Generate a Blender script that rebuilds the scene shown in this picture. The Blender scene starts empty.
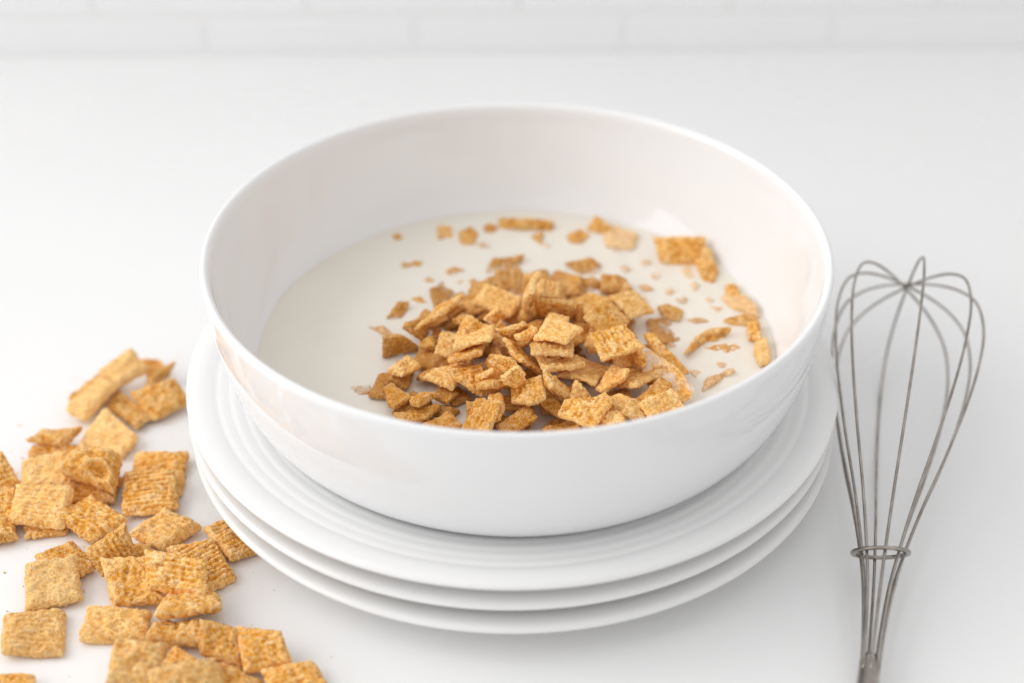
import bpy, bmesh, math, random
import numpy as np
from mathutils import Vector, Matrix

# ------------------------------------------------------------------ helpers
scene = bpy.context.scene
COL = scene.collection
R = math.radians

def link(name, verts, faces, mat, parent=None, loc=(0, 0, 0), smooth=True):
    me = bpy.data.meshes.new(name)
    me.from_pydata([tuple(v) for v in verts], [], faces)
    me.update()
    if smooth:
        me.polygons.foreach_set('use_smooth', [True] * len(me.polygons))
    if mat: me.materials.append(mat)
    o = bpy.data.objects.new(name, me)
    o.location = loc
    if parent: o.parent = parent
    COL.objects.link(o)
    return o

def tag(o, label=None, cat=None, group=None, kind=None):
    if label: o['label'] = label
    if cat: o['category'] = cat
    if group: o['group'] = group
    if kind: o['kind'] = kind
    return o

def empty(name, loc):
    o = bpy.data.objects.new(name, None)
    o.empty_display_size = .02
    o.location = loc
    COL.objects.link(o)
    return o

def catmull(pts, sub):
    """smooth a 2D/3D polyline"""
    P = [np.array(p, float) for p in pts]
    out = []
    for i in range(len(P) - 1):
        p0 = P[i - 1] if i else 2 * P[0] - P[1]
        p1, p2 = P[i], P[i + 1]
        p3 = P[i + 2] if i + 2 < len(P) else 2 * P[-1] - P[-2]
        for k in range(sub):
            t = k / sub
            out.append(.5 * (2 * p1 + (p2 - p0) * t + (2 * p0 - 5 * p1 + 4 * p2 - p3) * t * t + (3 * p1 - p0 - 3 * p2 + p3) * t ** 3))
    out.append(P[-1])
    return out

def lathe(prof, n=192, wob=0.0, seed=0):
    """prof: list of (r, z); ends with r==0 close to a pole"""
    verts, faces, rings = [], [], []
    ph = random.Random(seed).uniform(0, 6)
    for r, z in prof:
        if r < 1e-6:
            rings.append([len(verts)]); verts.append((0, 0, z))
        else:
            ring = []
            for i in range(n):
                a = 2 * math.pi * i / n
                rr = r * (1 + wob * math.sin(2 * a + ph))
                ring.append(len(verts)); verts.append((rr * math.cos(a), rr * math.sin(a), z))
            rings.append(ring)
    for a, b in zip(rings, rings[1:]):
        for i in range(n):
            j = (i + 1) % n
            if len(a) == 1: faces.append((a[0], b[i], b[j]))
            elif len(b) == 1: faces.append((a[i], b[0], a[j]))
            else: faces.append((a[i], b[i], b[j], a[j]))
    return verts, faces

def fix_normals(o):
    bm = bmesh.new(); bm.from_mesh(o.data)
    bmesh.ops.recalc_face_normals(bm, faces=bm.faces)
    bm.to_mesh(o.data); bm.free()

def tube(path, rad, n=10):
    """swept tube with parallel-transport frames, capped"""
    P = [Vector(p) for p in path]
    T = [(P[min(i + 1, len(P) - 1)] - P[max(i - 1, 0)]).normalized() for i in range(len(P))]
    u = T[0].orthogonal().normalized()
    verts, faces = [], []
    for i, p in enumerate(P):
        if i:
            u = (u - T[i] * u.dot(T[i])).normalized()
        w = T[i].cross(u)
        rr = rad[i] if isinstance(rad, (list, tuple)) else rad
        for k in range(n):
            a = 2 * math.pi * k / n
            verts.append(p + (u * math.cos(a) + w * math.sin(a)) * rr)
    for i in range(len(P) - 1):
        for k in range(n):
            j = (k + 1) % n
            faces.append((i * n + k, i * n + j, (i + 1) * n + j, (i + 1) * n + k))
    faces.append(tuple(range(n - 1, -1, -1)))
    faces.append(tuple(range((len(P) - 1) * n, len(P) * n)))
    return verts, faces

# ------------------------------------------------------------------ numpy noise
_rng = np.random.RandomState(11)
_LAT = _rng.rand(32, 32, 32)
def vnoise(p):
    """value noise in -1..1, p (N,3)"""
    i = np.floor(p).astype(int); f = p - i
    f = f * f * f * (f * (f * 6 - 15) + 10)
    out = 0
    for dx in (0, 1):
        for dy in (0, 1):
            for dz in (0, 1):
                w = np.where(dx, f[:, 0], 1 - f[:, 0]) * np.where(dy, f[:, 1], 1 - f[:, 1]) * np.where(dz, f[:, 2], 1 - f[:, 2])
                out = out + w * _LAT[(i[:, 0] + dx) % 32, (i[:, 1] + dy) % 32, (i[:, 2] + dz) % 32]
    return out * 2 - 1

# ------------------------------------------------------------------ materials
def new_mat(name):
    m = bpy.data.materials.new(name); m.use_nodes = True
    nt = m.node_tree
    return m, nt, nt.nodes, nt.links, nt.nodes['Principled BSDF']

def ramp(N, L, src, stops):
    r = N.new('ShaderNodeValToRGB')
    e = r.color_ramp.elements
    while len(e) < len(stops): e.new(.5)
    for k, (pos, col) in enumerate(stops):
        e[k].position = pos; e[k].color = (*col, 1) if len(col) == 3 else col
    L.new(src, r.inputs['Fac'])
    return r.outputs['Color']

def noise_tex(N, L, vec, scale, detail=2, rough=.5):
    t = N.new('ShaderNodeTexNoise')
    t.inputs['Scale'].default_value = scale; t.inputs['Detail'].default_value = detail
    t.inputs['Roughness'].default_value = rough
    L.new(vec, t.inputs['Vector'])
    return t.outputs['Fac']

def mix(N, L, fac, a, b, blend='MIX'):
    m = N.new('ShaderNodeMix'); m.data_type = 'RGBA'; m.blend_type = blend
    for sock, v in ((m.inputs[0], fac), (m.inputs[6], a), (m.inputs[7], b)):
        if hasattr(v, 'is_output'): L.new(v, sock)
        elif isinstance(v, (int, float)): sock.default_value = v
        else: sock.default_value = (*v, 1)
    return m.outputs[2]

def glazed(name, col, rough=.09, bump=.0):
    m, nt, N, L, B = new_mat(name)
    tc = N.new('ShaderNodeTexCoord')
    n1 = noise_tex(N, L, tc.outputs['Object'], 14, 3)
    c = ramp(N, L, n1, [(.3, tuple(v * .985 for v in col)), (.7, col)])
    L.new(c, B.inputs['Base Color'])
    n2 = noise_tex(N, L, tc.outputs['Object'], 60, 2)
    mr = N.new('ShaderNodeMapRange'); L.new(n2, mr.inputs[0])
    mr.inputs[3].default_value = rough * .8; mr.inputs[4].default_value = rough * 1.3
    L.new(mr.outputs[0], B.inputs['Roughness'])
    B.inputs['IOR'].default_value = 1.5
    if bump:
        n3 = noise_tex(N, L, tc.outputs['Object'], 22, 1)
        bp = N.new('ShaderNodeBump'); bp.inputs['Strength'].default_value = bump; bp.inputs['Distance'].default_value = .002
        L.new(n3, bp.inputs['Height']); L.new(bp.outputs[0], B.inputs['Normal'])
    return m

MAT_BOWL = glazed('white_glaze', (.880, .885, .893), .07, .06)
MAT_PLATE = glazed('plate_glaze', (.890, .888, .884), .10, .06)

def counter_mat():
    m, nt, N, L, B = new_mat('counter_surface')
    tc = N.new('ShaderNodeTexCoord')
    n1 = noise_tex(N, L, tc.outputs['Object'], 5, 4)
    n2 = noise_tex(N, L, tc.outputs['Object'], 700, 2)
    c = ramp(N, L, n1, [(.3, (.865, .865, .865)), (.7, (.885, .885, .885))])
    L.new(c, B.inputs['Base Color'])
    mr = N.new('ShaderNodeMapRange'); L.new(n1, mr.inputs[0])
    mr.inputs[3].default_value = .24; mr.inputs[4].default_value = .32
    L.new(mr.outputs[0], B.inputs['Roughness'])
    bp = N.new('ShaderNodeBump'); bp.inputs['Strength'].default_value = .05; bp.inputs['Distance'].default_value = .0003
    L.new(n2, bp.inputs['Height']); L.new(bp.outputs[0], B.inputs['Normal'])
    return m
MAT_COUNTER = counter_mat()

def milk_mat():
    m, nt, N, L, B = new_mat('milk')
    tc = N.new('ShaderNodeTexCoord')
    n1 = noise_tex(N, L, tc.outputs['Object'], 30, 3)
    c = ramp(N, L, n1, [(.3, (.81, .76, .67)), (.7, (.83, .785, .70))])
    L.new(c, B.inputs['Base Color'])
    B.inputs['Roughness'].default_value = .07
    B.inputs['IOR'].default_value = 1.36
    n2 = noise_tex(N, L, tc.outputs['Object'], 45, 1)
    bp = N.new('ShaderNodeBump'); bp.inputs['Strength'].default_value = .12; bp.inputs['Distance'].default_value = .002
    L.new(n2, bp.inputs['Height']); L.new(bp.outputs[0], B.inputs['Normal'])
    return m
MAT_MILK = milk_mat()

def steel_mat():
    m, nt, N, L, B = new_mat('dull_steel')
    tc = N.new('ShaderNodeTexCoord')
    n1 = noise_tex(N, L, tc.outputs['Object'], 120, 3)
    c = ramp(N, L, n1, [(.3, (.27, .24, .21)), (.7, (.47, .435, .40))])
    L.new(c, B.inputs['Base Color'])
    B.inputs['Metallic'].default_value = 1
    mr = N.new('ShaderNodeMapRange'); L.new(n1, mr.inputs[0])
    mr.inputs[3].default_value = .16; mr.inputs[4].default_value = .30
    L.new(mr.outputs[0], B.inputs['Roughness'])
    return m
MAT_STEEL = steel_mat()

MILK_Z = .044
def cereal_mat(name, pale=0., dark=0., milk=0., wet=False):
    m, nt, N, L, B = new_mat(name)
    tc = N.new('ShaderNodeTexCoord'); vec = tc.outputs['Object']
    oi = N.new('ShaderNodeObjectInfo')
    add = N.new('ShaderNodeVectorMath'); add.operation = 'ADD'
    cx = N.new('ShaderNodeCombineXYZ'); L.new(oi.outputs['Random'], cx.inputs[0]); L.new(oi.outputs['Random'], cx.inputs[2])
    L.new(vec, add.inputs[0]); L.new(cx.outputs[0], add.inputs[1]); vec = add.outputs[0]
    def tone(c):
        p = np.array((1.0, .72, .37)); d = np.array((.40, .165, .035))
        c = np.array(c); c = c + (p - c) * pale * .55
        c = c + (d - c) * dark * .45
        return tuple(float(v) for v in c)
    base = ramp(N, L, noise_tex(N, L, vec, 170, 3, .6), [(.30, tone((.66, .29, .055))), (.5, tone((.85, .49, .165))), (.72, tone((.95, .70, .38)))])
    # toasted blotches
    base = mix(N, L, ramp(N, L, noise_tex(N, L, vec, 420, 3, .65), [(.47, (0, 0, 0)), (.66, (.85, .85, .85))]), base, tone((.50, .18, .022)))
    # cinnamon dust, fine
    base = mix(N, L, ramp(N, L, noise_tex(N, L, vec, 1500, 2, .6), [(.52, (0, 0, 0)), (.68, (.85, .85, .85))]), base, (.50, .17, .020))
    # sugar crystals
    vo = N.new('ShaderNodeTexVoronoi'); vo.inputs['Scale'].default_value = 1500; L.new(vec, vo.inputs['Vector'])
    sep = N.new('ShaderNodeSeparateColor'); L.new(vo.outputs['Color'], sep.inputs[0])
    cell = ramp(N, L, sep.outputs[0], [(.50, (0, 0, 0)), (.80, (.95, .95, .95))])
    near = ramp(N, L, vo.outputs['Distance'], [(.25, (1, 1, 1)), (.5, (0, 0, 0))])
    sug = mix(N, L, 1., cell, near, 'MULTIPLY')
    if wet:
        sug = mix(N, L, 1., sug, (.55, .55, .55), 'MULTIPLY')
    base = mix(N, L, sug, base, (.95, .82, .62))
    # crevice shade and crest highlights painted into the colour by pointiness
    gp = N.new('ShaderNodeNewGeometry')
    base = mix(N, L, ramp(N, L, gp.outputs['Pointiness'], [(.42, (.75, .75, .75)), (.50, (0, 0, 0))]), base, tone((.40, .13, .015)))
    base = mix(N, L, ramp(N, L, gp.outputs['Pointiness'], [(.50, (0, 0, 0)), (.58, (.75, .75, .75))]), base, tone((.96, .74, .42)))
    # per piece tint
    hs = N.new('ShaderNodeHueSaturation')
    mr = N.new('ShaderNodeMapRange'); L.new(oi.outputs['Random'], mr.inputs[0]); mr.inputs[3].default_value = 1.02; mr.inputs[4].default_value = 1.27
    L.new(mr.outputs[0], hs.inputs['Value']); L.new(base, hs.inputs['Color'])
    hs.inputs['Saturation'].default_value = 1.10
    base = hs.outputs['Color']
    rough = .75
    if wet:
        # milk film climbing the pieces just above the milk surface, and splashes
        geo = N.new('ShaderNodeNewGeometry')
        sx = N.new('ShaderNodeSeparateXYZ'); L.new(geo.outputs['Position'], sx.inputs[0])
        nz = noise_tex(N, L, vec, 260, 3, .6)
        ma = N.new('ShaderNodeMath'); ma.operation = 'MULTIPLY_ADD'
        L.new(nz, ma.inputs[0]); ma.inputs[1].default_value = -.006; L.new(sx.outputs[2], ma.inputs[2])
        mr2 = N.new('ShaderNodeMapRange'); L.new(ma.outputs[0], mr2.inputs[0])
        mr2.inputs[1].default_value = MILK_Z - .0030; mr2.inputs[2].default_value = MILK_Z - .0020
        mr2.inputs[3].default_value = .7; mr2.inputs[4].default_value = 0
        fac = mr2.outputs[0]
        # soaked through and darker just above the milk
        sog = N.new('ShaderNodeMapRange'); L.new(ma.outputs[0], sog.inputs[0])
        sog.inputs[1].default_value = MILK_Z - .002; sog.inputs[2].default_value = MILK_Z + .004
        sog.inputs[3].default_value = .22 if wet == 'film' else .60; sog.inputs[4].default_value = 0
        base = mix(N, L, sog.outputs[0], base, (.44, .175, .034))
        if milk:
            sp = ramp(N, L, noise_tex(N, L, vec, 95, 2, .5), [(.52 - .04 * milk, (0, 0, 0)), (.66 - .04 * milk, (.85, .85, .85))])
            fac = mix(N, L, 1., fac, sp if wet != 'film' else (.42 * milk,) * 3, 'SCREEN')
        base = mix(N, L, fac, base, (.80, .745, .66))
        rg = mix(N, L, fac, mix(N, L, sog.outputs[0], (.66, .66, .66), (.25, .25, .25)), (.12, .12, .12))
        L.new(rg, B.inputs['Roughness'])
    else:
        B.inputs['Roughness'].default_value = rough
    L.new(base, B.inputs['Base Color'])
    B.inputs['Specular IOR Level'].default_value = .35
    h1 = noise_tex(N, L, vec, 900, 3, .6)
    hm = N.new('ShaderNodeMath'); hm.operation = 'MULTIPLY_ADD'
    L.new(sug, hm.inputs[0]); hm.inputs[1].default_value = .5; L.new(h1, hm.inputs[2])
    bp = N.new('ShaderNodeBump'); bp.inputs['Strength'].default_value = .9; bp.inputs['Distance'].default_value = .0007
    if wet:
        inv = N.new('ShaderNodeMapRange'); L.new(fac, inv.inputs[0]); inv.inputs[3].default_value = .9; inv.inputs[4].default_value = .03
        L.new(inv.outputs[0], bp.inputs['Strength'])
    L.new(hm.outputs[0], bp.inputs['Height']); L.new(bp.outputs[0], B.inputs['Normal'])
    return m
_cm = {}
def get_cereal(pale, dark, milk, wet):
    key = (round(pale * 2) / 2, round(dark * 2) / 2, round(milk * 2) / 2, wet)
    if key not in _cm:
        _cm[key] = cereal_mat('toasted_cereal', *key)
    return _cm[key]

# ------------------------------------------------------------------ cereal piece
def piece(pts_mm, edge=7, t=3.2, puff=.7, curl=0, ridge=0, crater=None, rnd=0, seed=0, n=38, rough=1.):
    """one toasted piece from the outline of its middle plane; returns centre, verts, faces (metres)"""
    rs = np.random.RandomState(seed)
    P = np.array(pts_mm, float) / 1000
    c = P.mean(0)
    nrm = np.zeros(3)
    for i in range(len(P)):
        nrm += np.cross(P[i] - c, P[(i + 1) % len(P)] - c)
    nrm /= np.linalg.norm(nrm)
    if nrm[2] < 0:
        nrm = -nrm; P = P[::-1]
    ex = P[1] - P[0]; ex -= nrm * ex.dot(nrm); ex /= np.linalg.norm(ex); ey = np.cross(nrm, ex)
    q = P - c
    k = len(P)
    # dense boundary, corners rounded, slightly ragged
    M = 160
    bd = []
    for i in range(M):
        s = i / M * k; a = int(s); f = s - a
        bd.append(q[a % k] * (1 - f) + q[(a + 1) % k] * f)
    bd = np.array(bd)
    its = (14 if rnd else 3) if k <= 4 else (8 if rnd else 2)
    for _ in range(its):
        bd = .25 * np.roll(bd, 1, 0) + .5 * bd + .25 * np.roll(bd, -1, 0)
    size = np.linalg.norm(q, axis=1).mean()
    jag = min(1, size / .008) * (vnoise(bd * 420 + seed * 3.7) * .04 + vnoise(bd * 1100 + seed * 1.3) * .03)
    bd = bd * (1 + jag * rough)[:, None]
    u = np.linspace(-1, 1, n)
    U, V = np.meshgrid(u, u, indexing='ij'); U = U.ravel(); V = V.ravel()
    m = np.maximum(abs(U), abs(V))
    # perimeter parameter 0..1 starting at corner (-1,-1)
    s = np.zeros_like(U)
    mm = np.where(m < 1e-9, 1, m); a, b = U / mm, V / mm
    e0 = b <= -1 + 1e-9; e1 = (a >= 1 - 1e-9) & ~e0; e2 = (b >= 1 - 1e-9) & ~e1 & ~e0; e3 = ~(e0 | e1 | e2)
    s[e0] = (a[e0] + 1) / 8; s[e1] = .25 + (b[e1] + 1) / 8; s[e2] = .5 + (1 - a[e2]) / 8; s[e3] = .75 + (1 - b[e3]) / 8
    s = (s % 1) * M
    i0 = s.astype(int) % M; fr = (s - np.floor(s))[:, None]
    B = bd[i0] * (1 - fr) + bd[(i0 + 1) % M] * fr
    # denser rings towards the rim so that the edge rounds over
    mm2 = 1 - (1 - m) ** 1.35
    G = B * (mm2 / np.where(m < 1e-9, 1, m) * m)[:, None]
    half = t / 2000 * np.sqrt(np.clip(1 - mm2 ** edge, 0, 1))
    lx = G @ ex; ly = G @ ey
    wx = lx / max(size, 1e-6); wy = ly / max(size, 1e-6)
    ang = rs.uniform(0, 3.14)
    w1 = wx * math.cos(ang) + wy * math.sin(ang)
    bend = curl / 1000 * (w1 ** 2 - .35) + .0013 * rough * vnoise(np.c_[wx, wy, 0 * wx] * 1.1 + seed * 5.1) * (size / .014)
    env = np.clip(1 - mm2 ** 5, 0, 1)
    tops, bots = [], []
    for side in (1, -1):
        pf = puff / 1000 * env * (1 if side > 0 else .5)
        h = half + pf
        pos = G + nrm * (bend + side * h)[:, None]
        # blistered, lumpy surface; a few shallow pits; fine grain
        l1 = vnoise(pos * 260 + seed * 7.3 + side * 3); l2 = vnoise(pos * 620 + seed * 2.9 + side); l3 = vnoise(pos * 1700 + seed + side * 9)
        d = (.00055 * l1 + .00046 * l2 + .00028 * l3) * rough
        d -= .0009 * np.clip(vnoise(pos * 330 + 50 + seed * 4.1 + side) - .35, 0, 1) * rough
        if ridge:
            d += .00030 * ridge * np.sin(ly * 2 * math.pi / .0021 + 1.2 * vnoise(pos * 150)) * env
        if crater and side > 0:
            r = np.hypot(U - crater[0], V - crater[1]) / crater[2]
            d += crater[3] / 1000 * (-np.exp(-r ** 4 * .9) + .32 * np.exp(-((r - 1.35) / .35) ** 2)) * env
        pos = pos + nrm * (d * side * (.35 + .65 * env))[:, None]
        # in-plane raggedness at the rim
        pos = pos + (G / np.maximum(np.linalg.norm(G, axis=1), 1e-9)[:, None]) * (.00030 * rough * l3 * mm2 ** 4)[:, None]
        (tops if side > 0 else bots).append(pos)
    T = tops[0]; Bt = bots[0]
    rim = m > 1 - 1e-6
    avg = (T + Bt) / 2
    T[rim] = avg[rim]; Bt[rim] = avg[rim]
    # index mapping: bottom shares rim verts
    N_ = n * n
    idxb = np.full(N_, -1); idxb[rim] = np.nonzero(rim)[0]
    inner = np.nonzero(~rim)[0]; idxb[inner] = N_ + np.arange(len(inner))
    V3 = np.vstack([T, Bt[inner]])
    faces = []
    for i in range(n - 1):
        for j in range(n - 1):
            a_, b_, c_, d_ = i * n + j, (i + 1) * n + j, (i + 1) * n + j + 1, i * n + j + 1
            faces.append((a_, b_, c_, d_))
            faces.append((int(idxb[a_]), int(idxb[d_]), int(idxb[c_]), int(idxb[b_])))
    return c, V3, faces

# ------------------------------------------------------------------ setting: counter, wall
def plane(name, x0, x1, y0, y1, z, mat):
    return link(name, [(x0, y0, z), (x1, y0, z), (x1, y1, z), (x0, y1, z)], [(0, 1, 2, 3)], mat, smooth=False)
WALL_Y = .392
cb = plane('countertop', -1.6, 1.6, -.9, WALL_Y + .03, 0, MAT_COUNTER)
tag(cb, 'smooth white satin countertop running back to a tiled wall', 'countertop', kind='structure')

def wall():
    tl, th, th0, g = .1345, .069, .0262, .0022     # tile pitch, height, cut bottom course, joint
    verts, faces, midx = [], [], []
    def boxt(x0, x1, z0, z1):
        # pillow-edged tile, front at y=-0.005
        b = .0012; k = len(verts)
        for (xx0, xx1, zz0, zz1, yy) in ((x0, x1, z0, z1, 0), (x0, x1, z0, z1, -.0035), (x0 + b, x1 - b, z0 + b, z1 - b, -.005)):
            verts.extend([(xx0, yy, zz0), (xx1, yy, zz0), (xx1, yy, zz1), (xx0, yy, zz1)])
        for q in (0, 4):
            for i in range(4):
                j = (i + 1) % 4
                faces.append((k + q + i, k + q + j, k + q + 4 + j, k + q + 4 + i)); midx.append(0)
        faces.append((k + 8, k + 9, k + 10, k + 11)); midx.append(0)
    z = .0008; row = 0
    while z < .62:
        h = th0 if row == 0 else th
        off = -.0637 + (.5 * tl if row % 2 else 0)
        for i in range(-14, 15):
            x0 = off + i * tl + g / 2
            boxt(x0, x0 + tl - g, z, z + h - g)
        z += h; row += 1
    k = len(verts)
    verts.extend([(-2, -.0042, 0), (2, -.0042, 0), (2, -.0042, .62), (-2, -.0042, .62)]); faces.append((k, k + 1, k + 2, k + 3)); midx.append(1)
    o = link('wall', verts, faces, None, loc=(0, WALL_Y, 0), smooth=False)
    o.data.materials.append(glazed('white_wall_tile', (.93, .932, .94), .16, .15))
    m, nt, N, L, B = new_mat('grey_grout')
    tc = N.new('ShaderNodeTexCoord')
    L.new(ramp(N, L, noise_tex(N, L, tc.outputs['Object'], 300, 3), [(.3, (.87, .865, .86)), (.7, (.90, .895, .89))]), B.inputs['Base Color'])
    B.inputs['Roughness'].default_value = .9
    o.data.materials.append(m)
    o.data.polygons.foreach_set('material_index', midx)
    o.rotation_euler = (0, 0, R(1.3))
    tag(o, 'white glazed rectangular wall tiles with pale grey joints behind the counter', 'wall', kind='structure')
wall()

# ------------------------------------------------------------------ plates and bowl
def plate_profile():
    up = [(0, .0045), (.05, .0045), (.088, .0047)]
    pts = [(.094, .0062), (.0985, .0088)]
    # stepped concentric rings between well and rim
    r, z = .1005, .0098
    for k in range(4):
        pts += [(r, z), (r + .0021, z + .0006), (r + .0040, z + .0008)]
        r += .0050; z += .0011
    pts += [(.1215, .0148), (.1245, .0158), (.1280, .0163), (.1300, .0160), (.1310, .0150), (.1306, .0138), (.1285, .0128)]
    low = [(.122, .0108), (.110, .0068), (.098, .0030), (.088, .0012), (.083, .0), (.080, .0), (.078, .0012), (.05, .0014), (0, .0014)]
    return [tuple(p) for p in catmull(up + pts + low, 4)]
pp = [(r * 1.006, z) for r, z in plate_profile()]
pv, pf = lathe(pp, 224)
STEP = .0101
for i, (lab) in enumerate(('bottom white plate of the stack of three, resting on the counter',
                           'middle white plate of the stack of three',
                           'top white plate of the stack, ringed with fine ridges, carrying the bowl')):
    o = link('plate', pv, pf, MAT_PLATE, loc=((-.0016, -.0006, 0), (-.0024, .0006, STEP), (-.0018, 0, 2 * STEP))[i])
    fix_normals(o)
    tag(o, lab, 'plate', 'stacked white plates under the bowl')

ZB = .0248
outer = [(.12, .0915), (.1188, .075), (.1162, .06), (.1115, .045), (.1045, .0345), (.095, .029), (.085, .0264), (.076, .0255), (.072, ZB), (.068, ZB), (.066, .0256), (.04, .0260), (0, .0260)]
inner = [(0, .0300), (.05, .0303), (.078, .0318), (.092, .0356), (.1022, .0440), (.1082, .0545), (.1125, .068), (.1153, .0815), (.1164, .0895), (.1172, .0918), (.1184, .0927), (.1195, .0924), (.12, .0915)]
bprof = catmull(inner, 8) + catmull(outer, 8)[1:]
bv, bf = lathe([(max(p[0], 0) * 1.011, p[1]) for p in bprof], 256)
bowl = link('bowl', bv, bf, MAT_BOWL); fix_normals(bowl)
tag(bowl, 'wide white glazed serving bowl holding milk and cereal, standing on stacked plates', 'bowl')

# milk: slightly uneven surface with a meniscus where it meets the bowl
def milk():
    nr, na = 70, 200
    verts, faces = [], []
    Rm = .1041
    rr = [Rm * (i / nr) ** .8 for i in range(1, nr + 1)]
    xy = [(0, 0)] + [(r * math.cos(2 * math.pi * a / na), r * math.sin(2 * math.pi * a / na)) for r in rr for a in range(na)]
    A = np.array(xy)
    h = .00035 * vnoise(np.c_[A * 55, np.zeros(len(A)) + 3.3]) + .00015 * vnoise(np.c_[A * 160, np.zeros(len(A)) + 9.3])
    d = Rm - np.hypot(A[:, 0], A[:, 1])
    h = h + .0013 * np.exp(-d / .0020)
    # milk drawn up around the floating pieces on the right
    for pr in PIECES:
        if pr[0] in 'fs':
            c = np.array(pr[3]).mean(0) / 1000; s = max(.003, np.linalg.norm(np.array(pr[3]) / 1000 - c, axis=1).mean())
            dd = np.hypot(A[:, 0] - c[0], A[:, 1] - c[1])
            h = h + .0007 * np.exp(-(dd / (s * 1.15)) ** 2)
    verts = [(x, y, MILK_Z + z) for (x, y), z in zip(xy, h)]
    for a in range(na): faces.append((0, 1 + a, 1 + (a + 1) % na))
    for i in range(nr - 1):
        for a in range(na):
            b = (a + 1) % na
            faces.append((1 + i * na + a, 1 + (i + 1) * na + a, 1 + (i + 1) * na + b, 1 + i * na + b))
    k = len(verts); last = 1 + (nr - 1) * na
    for a in range(na):                  # sharp edge: the skirt below has its own vertices
        verts.append(verts[last + a])
    for a in range(na):
        x, y = xy[last + a]; verts.append((x * .955, y * .955, MILK_Z - .0055))
    for a in range(na):
        b = (a + 1) % na
        faces.append((k + a, k + na + a, k + na + b, k + b))
    o = link('milk', verts, faces, MAT_MILK)
    tag(o, 'creamy white milk filling the lower half of the bowl', 'milk')

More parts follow.
